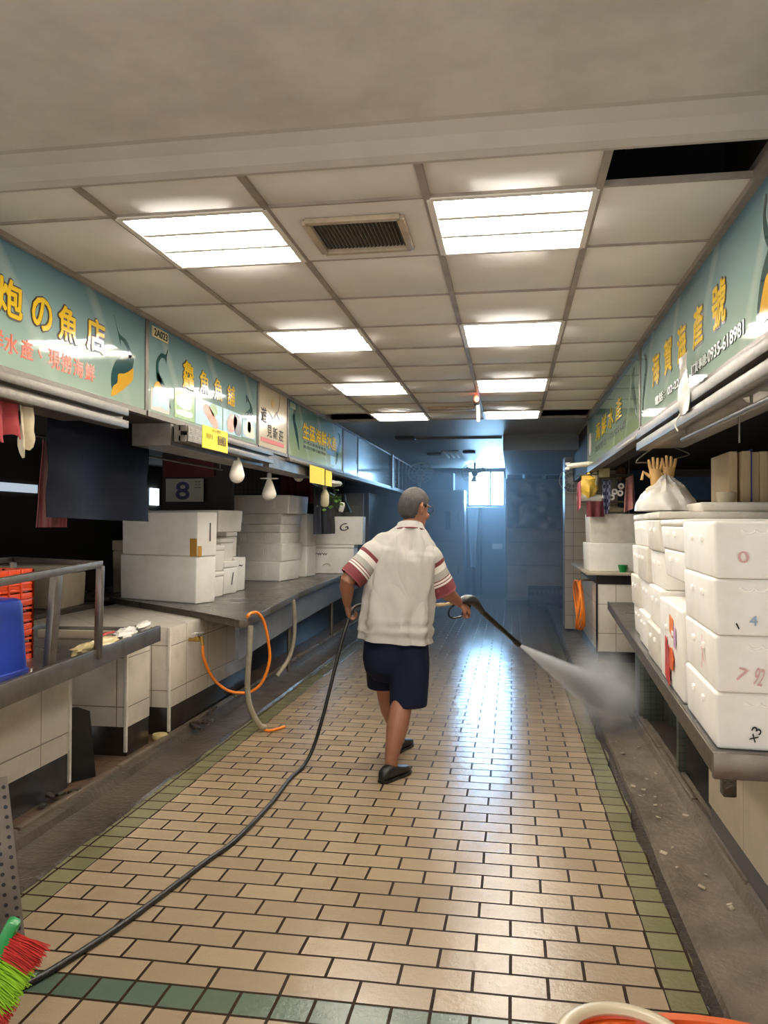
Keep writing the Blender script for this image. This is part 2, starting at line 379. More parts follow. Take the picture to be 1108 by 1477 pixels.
# ================================================================== THE SETTING
P_ = 0.1225            # paving module
XG, XL, Y0 = 0.4875, -1.84, 2.71
def floor_material():
    m, nt, b = new_mat('paving'); co = obj_co(nt)
    s = nt.nodes.new('ShaderNodeSeparateXYZ'); nt.links.new(co, s.inputs[0]); X, Y = s.outputs[0], s.outputs[1]
    # hand-laid joints wander a little
    wob = mth(nt, 'MULTIPLY', mth(nt, 'SUBTRACT', noise(nt, co, 2.5, 2), 0.5), 0.012)
    Xw = mth(nt, 'ADD', X, wob); Yw = mth(nt, 'ADD', Y, mth(nt, 'MULTIPLY', wob, 0.7))
    def brick(xo, yo, w, h, off, ms=0.006):
        c = nt.nodes.new('ShaderNodeCombineXYZ')
        nt.links.new(mth(nt, 'SUBTRACT', Xw, xo), c.inputs[0]); nt.links.new(mth(nt, 'SUBTRACT', Yw, yo), c.inputs[1])
        t = nt.nodes.new('ShaderNodeTexBrick'); t.offset = off; t.offset_frequency = 2
        for k, v in (('Scale', 1.0), ('Brick Width', w), ('Row Height', h), ('Mortar Size', ms), ('Mortar Smooth', 0.12)): t.inputs[k].default_value = v
        t.inputs['Color1'].default_value = (0, 0, 0, 1); t.inputs['Color2'].default_value = (1, 1, 1, 1); t.inputs['Mortar'].default_value = (0.5, 0.5, 0.5, 1)
        nt.links.new(c.outputs[0], t.inputs[0]); return t
    A = brick(XG - P_, Y0, 2 * P_, P_, 0.5)
    G = brick(XG, Y0, P_, P_, 0.0)
    GL = brick(XL, Y0, P_, P_, 0.0)
    S = brick(XG, Y0 - 3 * P_, P_, 2 * P_, 0.0)
    gr = mth(nt, 'GREATER_THAN', Xw, XG); gl = mth(nt, 'LESS_THAN', Xw, XL)
    band = mth(nt, 'MULTIPLY', mth(nt, 'LESS_THAN', Yw, Y0 - 2 * P_), mth(nt, 'GREATER_THAN', Yw, Y0 - 3 * P_))
    sol = mth(nt, 'LESS_THAN', Yw, Y0 - 3 * P_)
    def pick(f, a, c): return mth(nt, 'ADD', mth(nt, 'MULTIPLY', f, c), mth(nt, 'MULTIPLY', mth(nt, 'SUBTRACT', 1.0, f), a))
    fac = pick(sol, pick(band, pick(gl, pick(gr, A.outputs['Fac'], G.outputs['Fac']), GL.outputs['Fac']), G.outputs['Fac']), S.outputs['Fac'])
    tint = A.outputs['Color']
    base = mixc(nt, tint, lin('#9a876d'), lin('#ac977a'))
    side = mixc(nt, G.outputs['Color'], lin('#70704e'), lin('#807f5b'))
    gband = mixc(nt, G.outputs['Color'], lin('#465c4c'), lin('#54695a'))
    c = mixc(nt, gr, base, side); c = mixc(nt, gl, c, side); c = mixc(nt, band, c, gband)
    # speckled body and worn grime
    sp = ramp(nt, noise(nt, co, 160, 2), 0.60, 0.72)
    c = mixc(nt, mth(nt, 'MULTIPLY', sp, 0.35), c, lin('#6f5c49'))
    gm = ramp(nt, noise(nt, co, 1.6, 5, 0.6), 0.35, 0.8)
    c = mixc(nt, mth(nt, 'MULTIPLY', gm, 0.22), c, lin('#84725d'))
    c = mixc(nt, fac, c, lin('#2e2114'))
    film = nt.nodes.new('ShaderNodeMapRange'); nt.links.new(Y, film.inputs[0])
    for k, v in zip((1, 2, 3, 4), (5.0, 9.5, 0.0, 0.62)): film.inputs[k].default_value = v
    c = mixc(nt, film.outputs[0], c, lin('#3b3732'))      # soaked tiles, plus the dimness of the far end painted into the colour
    nt.links.new(c, b.inputs['Base Color'])
    # water film: patchy gloss
    wet = ramp(nt, noise(nt, co, 1.3, 4, 0.55), 0.25, 0.8)
    far = nt.nodes.new('ShaderNodeMapRange'); nt.links.new(Y, far.inputs[0])
    for k, v in zip((1, 2, 3, 4), (3.0, 7.0, 0.27, 0.14)): far.inputs[k].default_value = v
    r = mth(nt, 'SUBTRACT', far.outputs[0], mth(nt, 'MULTIPLY', wet, 0.12))
    nt.links.new(mth(nt, 'ADD', r, mth(nt, 'MULTIPLY', fac, 0.3)), b.inputs['Roughness'])
    nt.links.new(mth(nt, 'SUBTRACT', 0.6, mth(nt, 'MULTIPLY', fac, 0.55)), b.inputs['Specular IOR Level'])
    h = mth(nt, 'ADD', mth(nt, 'MULTIPLY', mth(nt, 'SUBTRACT', 1.0, fac), 1.0), mth(nt, 'MULTIPLY', noise(nt, co, 46, 4, 0.65), 0.8))
    h = mth(nt, 'ADD', h, mth(nt, 'MULTIPLY', noise(nt, co, 9, 2), 0.8))
    bump(nt, b, h, 0.5, 0.004)
    return m
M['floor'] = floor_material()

def ragged(y0, y1, x, amp, step=0.07, seed=0.0):
    out = []; y = y0
    while y < y1 + 1e-6:
        out.append((x + amp * mnoise.noise((seed, y * 3.1, 0)) + amp * 0.6 * mnoise.noise((seed, y * 11.0, 3)), y)); y += step
    return out
# paved floor, its two broken edges along the gutters
right = ragged(-1.5, 17.2, 0.612, 0.032, seed=1.3); left = ragged(-1.5, 17.2, -1.985, 0.03, seed=5.1)
mb = MB(); n = len(right)
vs = [V((x, y, 0)) for x, y in left] + [V((x, y, 0)) for x, y in right] + [V((x, y, -0.06)) for x, y in left] + [V((x, y, -0.06)) for x, y in right]
fs = []
for i in range(n - 1):
    fs += [(i, n + i, n + i + 1, i + 1), (n + i, 3 * n + i, 3 * n + i + 1, n + i + 1), (2 * n + i, i, i + 1, 2 * n + i + 1)]
mb.add(vs, fs, 0, False)
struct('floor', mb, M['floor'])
# slab under everything
mb = MB(); mb.bx(-5.2, 3.2, -1.5, 18.0, -0.20, -0.055)
struct('floor_slab', mb, M['muck'])
# gutters: shallow concrete channels with a kerb on the stall side
def gutter(name, x_in, x_out, sgn):
    mb = MB(); rings = []
    y = -1.5
    ring = lambda y: None
    ys = [(-1.5 + 0.25 * k) for k in range(75)]
    prof = [(x_in - sgn * 0.03, -0.05), (x_in + sgn * 0.05, -0.05), (x_in + sgn * 0.06, -0.032), (x_in + sgn * 0.17, -0.042), (x_out - sgn * 0.05, -0.03), (x_out - sgn * 0.035, 0.012), (x_out + sgn * 0.05, 0.02), (x_out + sgn * 0.07, -0.04)]
    R = []
    for y in ys:
        row = []
        for k, (x, z) in enumerate(prof):
            row.append(V((x + 0.012 * mnoise.noise((x * 7, y * 2.3, k)), y, z + 0.006 * mnoise.noise((k * 3.1, y * 3.7, 2)))))
        R.append(row)
    m = len(prof); vs = [p for r in R for p in r]; fs = []; 
    for i in range(len(R) - 1):
        for k in range(m - 1): fs.append((i * m + k, i * m + k + 1, (i + 1) * m + k + 1, (i + 1) * m + k))
    mb.add(vs, fs, 0, True)
    for i in range(len(fs)):
        if i % (m - 1) == 0: mb.m[i] = 1
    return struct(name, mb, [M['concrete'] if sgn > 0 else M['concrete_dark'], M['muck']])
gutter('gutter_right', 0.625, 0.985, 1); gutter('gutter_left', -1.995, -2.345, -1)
# steel angle along the kerbs, and the raised stall floors behind them
mb = MB()
for y in range(0, 17): mb.bx(0.965, 1.0, y + 0.01 - 0.5, y + 0.99 - 0.5, 0.0, 0.035, 0.006)
struct('trim_1', mb, M['kerb'])
mb = MB()
for y in range(0, 17): mb.bx(-2.395, -2.355, y + 0.01 - 0.5, y + 0.99 - 0.5, 0.0, 0.035, 0.006)
struct('trim_2', mb, M['kerb'])
M['stall_floor'] = tiles('stall_floor_tile', '#80684f', '#3b2d20', 0.15, 0.15, 'BOTH', 0.35)
def floor_tiles(name, c1, c2, grout, w):
    m, nt, b = new_mat(name); co = obj_co(nt)
    t = nt.nodes.new('ShaderNodeTexBrick'); t.offset = 0.5
    for k, v in (('Scale', 1.0), ('Brick Width', 2 * w), ('Row Height', w), ('Mortar Size', 0.005)): t.inputs[k].default_value = v
    t.inputs['Color1'].default_value = lin(c1); t.inputs['Color2'].default_value = lin(c2); t.inputs['Mortar'].default_value = lin(grout)
    nt.links.new(co, t.inputs[0]); nt.links.new(t.outputs[0], b.inputs['Base Color']); b.inputs['Roughness'].default_value = 0.35
    bump(nt, b, mth(nt, 'SUBTRACT', 1.0, t.outputs['Fac']), 0.5, 0.003); return m
M['stall_floor'] = floor_tiles('stall_floor_tile', '#6a5340', '#574535', '#2b2118', 0.12)
mb = MB(); mb.bx(-5.0, -2.39, -1.5, 17.2, -0.05, 0.004); struct('floor_left', mb, M['stall_floor'])
mb = MB(); mb.bx(0.995, 3.0, -1.5, 17.2, -0.05, 0.004); struct('floor_right', mb, mat('wet_dark_floor', '#3d352c', 0.4, 0, '#211b15', 0.6, 4, 20, 0.3, 0.005))

# walls
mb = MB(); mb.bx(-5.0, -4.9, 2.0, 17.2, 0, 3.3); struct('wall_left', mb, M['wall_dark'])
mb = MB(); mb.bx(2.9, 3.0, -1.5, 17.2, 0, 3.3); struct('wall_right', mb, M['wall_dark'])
# far wall with the opening of the window
WX0, WX1, WZ0, WZ1, YB = -0.94, -0.16, 1.90, 2.66, 17.0
mb = MB()
mb.bx(-5.0, WX0, YB, YB + 0.15, 0, 3.3); mb.bx(WX1, 3.0, YB, YB + 0.15, 0, 3.3)
mb.bx(WX0, WX1, YB, YB + 0.15, 0, WZ0); mb.bx(WX0, WX1, YB, YB + 0.15, WZ1, 3.3)
struct('wall_back', mb, M['wall_grey'])
win = thing('window_1', None, None, (0, YB, WZ0)); win['kind'] = 'structure'
mb = MB()
for a in (WX0, WX1 - 0.03): mb.bx(a, a + 0.03, YB + 0.02, YB + 0.08, WZ0, WZ1)
for a in (WZ0, WZ1 - 0.03): mb.bx(WX0, WX1, YB + 0.02, YB + 0.08, a, a + 0.03)
mb.bx(-0.475, -0.435, YB + 0.01, YB + 0.09, WZ0, WZ1)
part('frame', mb, M['steel'], win)
mb = MB(); mb.bx(WX0 + 0.02, -0.46, YB + 0.05, YB + 0.06, WZ0 + 0.02, WZ1 - 0.02); mb.bx(-0.45, WX1 - 0.02, YB + 0.055, YB + 0.065, WZ0 + 0.02, WZ1 - 0.02)
part('pane', mb, emit('bright_daylight_pane', WINDOW_COLOR, WINDOW_POWER), win)

# ------------------------------------------------------------------ ceiling
Q, X1, YA, ZC = 0.603, 0.2985, 2.798, 2.692
YEND = YA + 10 * Q
colx = [0.83, X1, X1 - Q, X1 - 2 * Q, X1 - 3 * Q, -2.06]
LIT = [(1, 0), (1, 3), (1, 6), (1, 9), (3, 0), (3, 3), (3, 6), (3, 9)]
HOLES = [(0, -1), (0, 9), (4, 9)]
VENTS = [(2, 0), (2, 8)]
mb = MB()
for ci in range(5):
    x1, x0 = colx[ci], colx[ci + 1]
    for r in range(-1, 10):
        if (ci, r) in LIT or (ci, r) in HOLES: continue
        y0 = YA + r * Q; y1 = y0 + Q
        if r == -1: y0 = 2.50
        if (ci, r) in VENTS:
            continue
        zz = ZC + 0.006 + random.uniform(-0.002, 0.003)
        mb.box(((x0 + x1) / 2, (y0 + y1) / 2, zz + 0.006), (x1 - x0 - 0.008, y1 - y0 - 0.008, 0.012), (random.uniform(-.003, .003), random.uniform(-.003, .003), 0), 0.003)
struct('ceiling', mb, M['panel'])
mb = MB()
for x in colx[1:5]: mb.bx(x - 0.013, x + 0.013, 2.5, YEND, ZC - 0.004, ZC + 0.02)
mb.bx(0.80, 0.84, 2.5, YEND, ZC - 0.02, ZC + 0.02); mb.bx(-2.09, -2.03, 2.5, YEND, ZC - 0.02, ZC + 0.02)
for r in range(0, 11):
    y = YA + r * Q; mb.bx(-2.06, 0.83, y - 0.006, y + 0.006, ZC - 0.002, ZC + 0.02)
struct('trim_3', mb, M['tbar'])
mb = MB(); mb.bx(-5.0, 3.0, 2.45, YEND + 0.05, 3.15, 3.3)
for y in (3.4, 5.2, 7.0): mb.bx(-5, 3, y, y + 0.3, 2.95, 3.15)
struct('ceiling_slab', mb, M['dark_void'])
mb = MB(); mb.tube([(-2.0, 2.62, 2.95), (0.2, 2.66, 2.93), (0.83, 2.60, 2.96)], 0.025); mb.tube([(0.45, 2.5, 3.05), (0.47, 3.3, 3.05)], 0.015)
single('conduit_pipe', mb, M['steel_dark'], 'dark pipe seen through the missing ceiling panel at top right', 'pipe')
# plaster soffit over the camera, stepping down to the panel ceiling
mb = MB(); mb.bx(-5.0, 3.0, -1.5, 2.40, 2.765, 3.3); struct('ceiling_soffit', mb, M['plaster'])
mb = MB()
prof = [(2.38, 2.765), (2.40, 2.762), (2.44, 2.735), (2.475, 2.70), (2.50, 2.686), (2.515, 2.686), (2.515, 3.2), (2.38, 3.2)]
mb.prism([V((-5.0, y, z)) for y, z in prof], (8.0, 0, 0)); struct('trim_4', mb, mat('painted_edge_trim', '#b9b1a6', 0.6, 0, '#958c80', 0.4, 3))
# far plaster ceiling
mb = MB(); mb.bx(-5.0, 3.0, YEND, 17.2, ZC + 0.02, 3.3); mb.bx(-5.0, 3.0, YEND, YEND + 0.05, ZC - 0.005, ZC + 0.1)
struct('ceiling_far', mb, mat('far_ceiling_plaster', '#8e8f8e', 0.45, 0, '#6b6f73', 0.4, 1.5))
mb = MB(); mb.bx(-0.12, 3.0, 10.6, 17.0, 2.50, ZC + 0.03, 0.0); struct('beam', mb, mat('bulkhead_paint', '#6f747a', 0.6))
mb = MB(); mb.bx(-1.35, -0.14, 10.88, 10.93, ZC - 0.0, ZC + 0.03); struct('trim_5', mb, mat('grey_ceiling_trim', '#6a6e72', 0.6))

# ceiling lights: louvred troffers
M['tube'] = emit('fluorescent_tube', TUBE_COLOR, TUBE_POWER)
M['louvre'] = mat('louvre_white', '#f2ede2', 0.25)
def troffer(name, label, tubes_on=3):
    t = thing(name, label, 'ceiling light', (0, 0, 0))
    w = Q - 0.02
    mb = MB()
    for sx in (-1, 1): mb.bx(sx * w / 2 - 0.012, sx * w / 2 + 0.012, -w / 2, w / 2, -0.006, 0.02); mb.bx(-w / 2, w / 2, sx * w / 2 - 0.012, sx * w / 2 + 0.012, -0.006, 0.02)
    part('frame', mb, M['white'], t, True)
    mb = MB(); h = 0.05
    mb.bx(-w / 2, w / 2, -w / 2, w / 2, h, h + 0.004)
    for sx in (-1, 1): mb.bx(sx * w / 2 - 0.002, sx * w / 2 + 0.002, -w / 2, w / 2, 0.0, h); mb.bx(-w / 2, w / 2, sx * w / 2 - 0.002, sx * w / 2 + 0.002, 0.0, h)
    part('reflector_pan', mb, M['louvre'], t, True)
    mb = MB()
    for k in range(1, 7): mb.bx(-w / 2 + k * w / 7 - 0.001, -w / 2 + k * w / 7 + 0.001, -w / 2, w / 2, 0.0, 0.03)
    for k in range(1, 3):
        y = -w / 2 + k * w / 3; mb.prism([(-w / 2, y - 0.012, 0.0), (-w / 2, y + 0.012, 0.0), (-w / 2, y, 0.03)], (w, 0, 0))
    part('louvre', mb, M['louvre'], t, True)
    for k in range(3):
        y = -w / 2 + (k + 0.5) * w / 3
        mb = MB(); mb.cyl((-w / 2 + 0.02, y, 0.016), (w / 2 - 0.02, y, 0.016), 0.014, n=10)
        part('tube', mb, M['tube'], t, True)
    return t
names = {0: 'nearest', 3: 'second', 6: 'third', 9: 'farthest'}
tr0 = None
for ci, r in LIT:
    side = 'right' if ci == 1 else 'left'
    lab = {0: 'large white louvred ceiling light, nearest on the %s side' % side, 3: 'louvred ceiling light, second from the camera on the %s side' % side,
           6: 'louvred ceiling light, third from the camera on the %s side' % side, 9: 'small far ceiling light on the %s at the end of the panel ceiling' % side}[r]
    if tr0 is None: o = tr0 = troffer('ceiling_light', lab)
    else:
        o = copy_tree(tr0); o['label'] = lab
    o['group'] = 'louvred ceiling lights'
    o.location = ((colx[ci] + colx[ci + 1]) / 2, YA + (r + 0.5) * Q, ZC - 0.002)
# vents
def vent(ci, r, sz, lab):
    cx, cy = (colx[ci] + colx[ci + 1]) / 2, YA + (r + 0.5) * Q
    t = thing('ceiling_vent', lab, 'vent', (cx, cy, ZC), 0, 'ceiling vents')
    o = (Q - 0.01) / 2; mb = MB()
    for a, c in ((sz[0], o), ):
        for sx in (-1, 1):
            mb.bx(cx + sx * a, cx + sx * o, cy - o, cy + o, ZC, ZC + 0.012); mb.bx(cx - a, cx + a, cy + sx * sz[1], cy + sx * o, ZC, ZC + 0.012)
    part('mounting_panel', mb, M['panel'], t)
    mb = MB()
    for sx in (-1, 1):
        mb.bar((cx + sx * sz[0], cy - sz[1], ZC - 0.012), (cx + sx * sz[0], cy + sz[1], ZC - 0.012), 0.03, 0.02); mb.bar((cx - sz[0], cy + sx * sz[1], ZC - 0.012), (cx + sz[0], cy + sx * sz[1], ZC - 0.012), 0.03, 0.02)
    part('frame', mb, mat('vent_frame', '#b9a68c', 0.5, 0, '#84735c', 0.6, 8), t)
    mb = MB(); k = -sz[0]
    mb.bx(cx - sz[0], cx + sz[0], cy - sz[1], cy + sz[1], ZC + 0.05, ZC + 0.06)
    part('duct', mb, M['black'], t)
    mb = MB()
    while k < sz[0]:
        mb.box((cx + k, cy, ZC + 0.008), (0.004, 2 * sz[1], 0.03), (0, 0.5, 0)); k += 0.016
    part('grille', mb, mat('vent_grille', '#5d564d', 0.5, 0.3), t)
vent(2, 0, (0.185, 0.17), 'square brown dusty air vent between the two nearest ceiling lights')
vent(2, 8, (0.22, 0.06), 'narrow dark air vent near the far end of the panel ceiling')

# hanging signal lamp with a red light, third light on the right
t = thing('hanging_signal_lamp', 'white ceiling rod with a small glowing red lamp, beside the far right lights', 'lamp', (-0.31, 7.2, 2.45))
mb = MB(); mb.cyl((-0.31, 7.2, 2.60), (-0.325, 7.2, 2.692), 0.011, n=10); mb.cyl((-0.305, 7.2, 2.45), (-0.31, 7.2, 2.61), 0.017, n=12)
part('rod', mb, M['white_plastic'], t)
mb = MB(); mb.ball((-0.32, 7.165, 2.655), 0.024, 10, sc=(1, 1, 1.3)); part('red_lamp', mb, emit('red_lamp', (1.0, 0.12, 0.04), 3.0), t)
mb = MB(); mb.box((-0.32, 7.2, 2.635), (0.045, 0.05, 0.07), bev=0.006); part('housing', mb, M['dark_void'], t)
# slim bright fitting on the far ceiling
t = thing('ceiling_light', 'slanting twin-tube light on the dark far ceiling', 'ceiling light', (-1.0, 13.2, 2.66)); 
mb = MB()
for k in range(3): mb.bar((-1.10 + k * 0.09, 12.8, 2.69), (-1.10 + k * 0.09, 13.9, 2.69), 0.03, 0.03)
part('tube', mb, M['lug'], t)
mb = MB(); mb.bx(-1.16, -0.86, 12.78, 13.92, 2.70, 2.715); part('plate', mb, mat('grey_lamp_plate', '#8e8f8e', 0.5), t)
for (x, y, s, l) in ((-1.45, 10.75, 0.13, 'dark square grille on the far ceiling, nearest the panel ceiling'), (-1.3, 13.3, 0.12, 'dark grille on the far ceiling left of the twin-tube light'), (-0.70, 13.0, 0.10, 'dark grille on the far ceiling right of the twin-tube light')):
    mb = MB(); mb.bx(x - s, x + s, y - s, y + s, 2.68, 2.715, 0.006); single('ceiling_vent', mb, mat('far_grille', '#3f444b', 0.6), l, 'vent', group='ceiling vents')

# ------------------------------------------------------------------ the shop signs
def sign_print(name, top, bottom, z0, z1):
    """a printed sheet, blue above and pale green below, with faint light rays"""
    m, nt, b = new_mat(name); co = obj_co(nt)
    s = nt.nodes.new('ShaderNodeSeparateXYZ'); nt.links.new(co, s.inputs[0])
    f = mth(nt, 'DIVIDE', mth(nt, 'SUBTRACT', s.outputs[2], z0), z1 - z0)
    c = ramp(nt, f, 0.0, 1.0, lin(bottom), lin(top))
    w = nt.nodes.new('ShaderNodeTexWave'); w.inputs['Scale'].default_value = 0.55; w.inputs['Distortion'].default_value = 1.2; w.inputs['Detail'].default_value = 1
    mp = nt.nodes.new('ShaderNodeMapping'); mp.inputs['Rotation'].default_value = (0.9, 0, 0); nt.links.new(co, mp.inputs[0]); nt.links.new(mp.outputs[0], w.inputs[0]); w.bands_direction = 'Z'
    k = ramp(nt, w.outputs['Fac'], 0.93, 1.0)
    c = mixc(nt, mth(nt, 'MULTIPLY', k, 0.25), c, lin('#c9d3c4'))
    nt.links.new(c, b.inputs['Base Color']); b.inputs['Roughness'].default_value = 0.05
    bump(nt, b, noise(nt, co, 1.2, 1), 0.06, 0.02)
    return m
LX, RX = -2.05, 0.83          # faces of the two rows of signs
SZ0, SZ1 = 2.155, 2.685
uL, uR, uZ = (0, 1, 0), (0, -1, 0), (0, 0, 1)
def sign(label, side, y0, y1, m, z0=SZ0, z1=SZ1, frame=True):
    X = LX if side == 'L' else RX; sg = -1 if side == 'L' else 1
    t = thing('shop_sign', label, 'sign', (X, (y0 + y1) / 2, z0), 0)
    mb = MB(); mb.bx(X + sg * 0.03, X, y0 + 0.008, y1 - 0.008, 0 + z0, z1); mb.v = [p for p in mb.v]
    part('panel', mb, m, t)
    if frame:
        mb = MB()
        for y in (y0, y1): mb.bx(X + sg * 0.03, X - sg * 0.006, y - 0.011, y + 0.011, z0, z1)
        mb.bx(X + sg * 0.03, X - sg * 0.008, y0, y1, z1 - 0.008, z1 + 0.006); mb.bx(X + sg * 0.03, X - sg * 0.008, y0, y1, z0 - 0.03, z0)
        part('frame', mb, M['steel'], t)
    return t
def sp(y, z, lift=0.0): return V((LX + lift, y, z))
def letters(t, side, items, yc_h, bold=0.028, edge=0.078, m='letter_yellow', e='letter_edge', name='lettering'):
    """items: (character, y-centre, width); yc_h: (z-centre, height)"""
    X = LX + 0.0005 if side == 'L' else RX - 0.0005; u = uL if side == 'L' else uR
    for it in items:
        ch, y, w = it[:3]; z, h = (it[3], it[4]) if len(it) > 3 else yc_h
        fr = MB(); text(fr, ch, (X, y, z), w, h, u, uZ, bold, 0.0012, 0.0024 if e else 0.0)
        if e: text(fr, ch, (X, y, z), w, h, u, uZ, edge, 0.0012, 0.0, 1)
        part(name, fr, [M[m], M[e or m]], t)
def flat(t, name, pts, m, X, sg, d=0.0015, lift=0.0):
    mb = MB(); mb.prism([(X + sg * lift, y, z) for y, z in pts], (sg * d, 0, 0)); return part(name, mb, M[m] if isinstance(m, str) else m, t)
def smooth2(pts, n=5):
    c = spline([V((0, y, z)) for y, z in pts + [pts[0]]], n); return [(p.y, p.z) for p in c[:-1]]
def bird(t, X, sg, neck, body, wing, s=1):
    flat(t, 'bird_picture', smooth2(neck), 'bird_dark', X, sg, 0.0012, 0.0005)
    flat(t, 'bird_picture', smooth2(body), 'bird_dark', X, sg, 0.0012, 0.0005)
    flat(t, 'bird_picture', smooth2(wing), 'bird_yellow', X, sg, 0.0012, 0.0018)
M['sign_blue'] = sign_print('blue_green_sign_print', '#5f8798', '#a5b9a6', 0.0, 0.53)
M['sign_green'] = sign_print('green_sign_print', '#58848a', '#9aa77e', 0.0, 0.53)
M['sign_dark'] = mat('dark_glossy_panel', '#44545a', 0.1, 0, '#2b3a40', 0.5, 1.2)
M['sign_cream'] = mat('cream_sign_print', '#d3c5aa', 0.2, 0, '#bba98a', 0.3, 3)
M['sign_faded'] = mat('faded_sign_print', '#7b7b6e', 0.2, 0, '#565d58', 0.5, 2)

t = sign('blue shop sign on the left with large yellow letters and a red line of text', 'L', 1.60, 4.165, M['sign_blue'])
letters(t, 'L', [('炮', 2.935, 0.17, 2.443, 0.150), ('の', 3.166, 0.145, 2.437, 0.140), ('魚', 3.372, 0.155, 2.442, 0.155), ('店', 3.62, 0.165, 2.450, 0.155), ('水', 2.62, 0.16, 2.443, 0.150)][:4], (2.44, 0.15))
letters(t, 'L', [('洋', 2.86, 0.085), ('水', 2.956, 0.085), ('產', 3.062, 0.085), ('、', 3.155, 0.03, 2.258, 0.035), ('現', 3.264, 0.09), ('撈', 3.362, 0.085), ('海', 3.466, 0.085), ('鮮', 3.57, 0.085)], (2.256, 0.082), 0.02, 0, 'letter_red', None, 'small_lettering')
bird(t, LX, 1, [(3.80, 2.60), (3.83, 2.55), (3.862, 2.515), (3.93, 2.50), (3.985, 2.455), (3.995, 2.42), (3.96, 2.41), (3.955, 2.45), (3.90, 2.485), (3.872, 2.485), (3.875, 2.46), (3.860, 2.49), (3.84, 2.53)],
     [(3.95, 2.425), (4.01, 2.43), (4.02, 2.40), (3.99, 2.34), (3.90, 2.27), (3.83, 2.225), (3.785, 2.215), (3.78, 2.29), (3.82, 2.36), (3.88, 2.40)],
     [(4.012, 2.365), (4.008, 2.30), (3.93, 2.245), (3.85, 2.20), (3.78, 2.175), (3.795, 2.225), (3.84, 2.255), (3.85, 2.30), (3.91, 2.315), (3.96, 2.335)])
t = sign('blue shop sign with food pictures, second on the left, above the yellow notice', 'L', 4.185, 6.14, M['sign_blue'])
letters(t, 'L', [('鱻', 4.757, 0.175, 2.462, 0.172), ('魚', 5.018, 0.155, 2.463, 0.145), ('魚', 5.27, 0.15, 2.457, 0.145), ('舖', 5.527, 0.15, 2.457, 0.145)], (2.46, 0.15), 0.018, 0.06)
mb = MB(); mb.bx(LX, LX + 0.006, 4.237, 4.447, 2.594, 2.655); pl = part('number_plate', mb, mat('cream_number_plate', '#d8cda0', 0.4), t)
mb = MB(); text(mb, '2A023', (LX + 0.0065, 4.342, 2.6245), 0.175, 0.042, uL, uZ, 0.02); part('number', mb, M['ink_black'], pl)
bird(t, LX, 1, [(4.455, 2.565), (4.44, 2.55), (4.42, 2.525), (4.36, 2.52), (4.305, 2.47), (4.295, 2.41), (4.31, 2.35), (4.37, 2.35), (4.33, 2.41), (4.33, 2.46), (4.37, 2.495), (4.42, 2.495), (4.43, 2.47), (4.435, 2.51)],
     [(4.30, 2.40), (4.36, 2.38), (4.42, 2.33), (4.47, 2.27), (4.50, 2.21), (4.46, 2.24), (4.39, 2.29), (4.33, 2.33)],
     [(4.28, 2.33), (4.33, 2.345), (4.40, 2.29), (4.43, 2.26), (4.36, 2.25), (4.26, 2.27)])
def picture(t, name, y0, y1, z0, z1, back, blobs, X=LX, sg=1):
    mb = MB(); mb.bx(X, X + sg * 0.003, y0, y1, z0, z1); p = part(name, mb, back, t)
    for pts, m in blobs: flat(p, 'print', smooth2(pts), m, X, sg, 0.001, 0.003)
    return p
sal, dk, gr_, wh, bl = mat('salmon_print', '#c56a48', 0.3, 0, '#e4b094', 0.6, 30), mat('dark_print', '#3a3436', 0.3), mat('green_print', '#6f9446', 0.3, 0, '#a9c08a', 0.6, 25), mat('white_print', '#d8ddd0', 0.3, 0, '#b4c2a8', 0.5, 14), mat('pale_blue_print', '#8fb9c6', 0.3, 0, '#c9d9d9', 0.5, 18)
picture(t, 'certificate', 4.226, 4.474, 2.170, 2.297, M['paper'], [([(4.25, 2.285), (4.35, 2.275), (4.455, 2.285), (4.455, 2.215), (4.45, 2.19), (4.35, 2.20), (4.25, 2.19), (4.245, 2.24)], bl)])
picture(t, 'food_picture', 4.546, 4.855, 2.171, 2.345, gr_, [([(4.57, 2.30), (4.68, 2.33), (4.80, 2.31), (4.79, 2.25), (4.68, 2.235), (4.58, 2.26)], wh), ([(4.56, 2.215), (4.68, 2.23), (4.82, 2.225), (4.80, 2.195), (4.68, 2.19), (4.58, 2.195)], wh)])
picture(t, 'food_picture', 4.87, 5.35, 2.171, 2.345, bl, [([(5.10, 2.31), (5.17, 2.345), (5.24, 2.33), (5.25, 2.28), (5.18, 2.26)], gr_), ([(5.0, 2.30), (5.06, 2.325), (5.16, 2.29), (5.26, 2.22), (5.26, 2.18), (5.19, 2.185), (5.10, 2.225), (5.02, 2.265)], sal)])
picture(t, 'food_picture', 5.37, 5.75, 2.171, 2.345, bl, [([(5.60, 2.33), (5.72, 2.32), (5.745, 2.25), (5.73, 2.185), (5.62, 2.19), (5.58, 2.26)], dk), ([(5.45, 2.26), (5.53, 2.32), (5.64, 2.31), (5.65, 2.25), (5.56, 2.19), (5.47, 2.20)], sal)])
picture(t, 'food_picture', 5.775, 6.087, 2.183, 2.335, bl, [([(5.80, 2.25), (5.88, 2.32), (5.98, 2.32), (6.05, 2.26), (6.06, 2.20), (5.95, 2.19), (5.83, 2.20)], mat('cream_print', '#e3d9bd', 0.3)), ([(5.90, 2.31), (5.97, 2.31), (5.97, 2.24), (5.90, 2.24)], mat('amber_print', '#c99a3c', 0.3))])
flat(t, 'bird_picture', smooth2([(5.86, 2.52), (5.90, 2.505), (5.98, 2.46), (6.02, 2.41), (6.01, 2.34), (5.84, 2.34), (5.86, 2.38), (5.95, 2.42), (5.96, 2.45), (5.90, 2.48), (5.875, 2.46)]), 'bird_dark', LX, 1, 0.0012, 0.0005)
t = sign('cream sign with black brush strokes and a red bar, between two blue signs', 'L', 6.165, 7.005, M['sign_cream'])
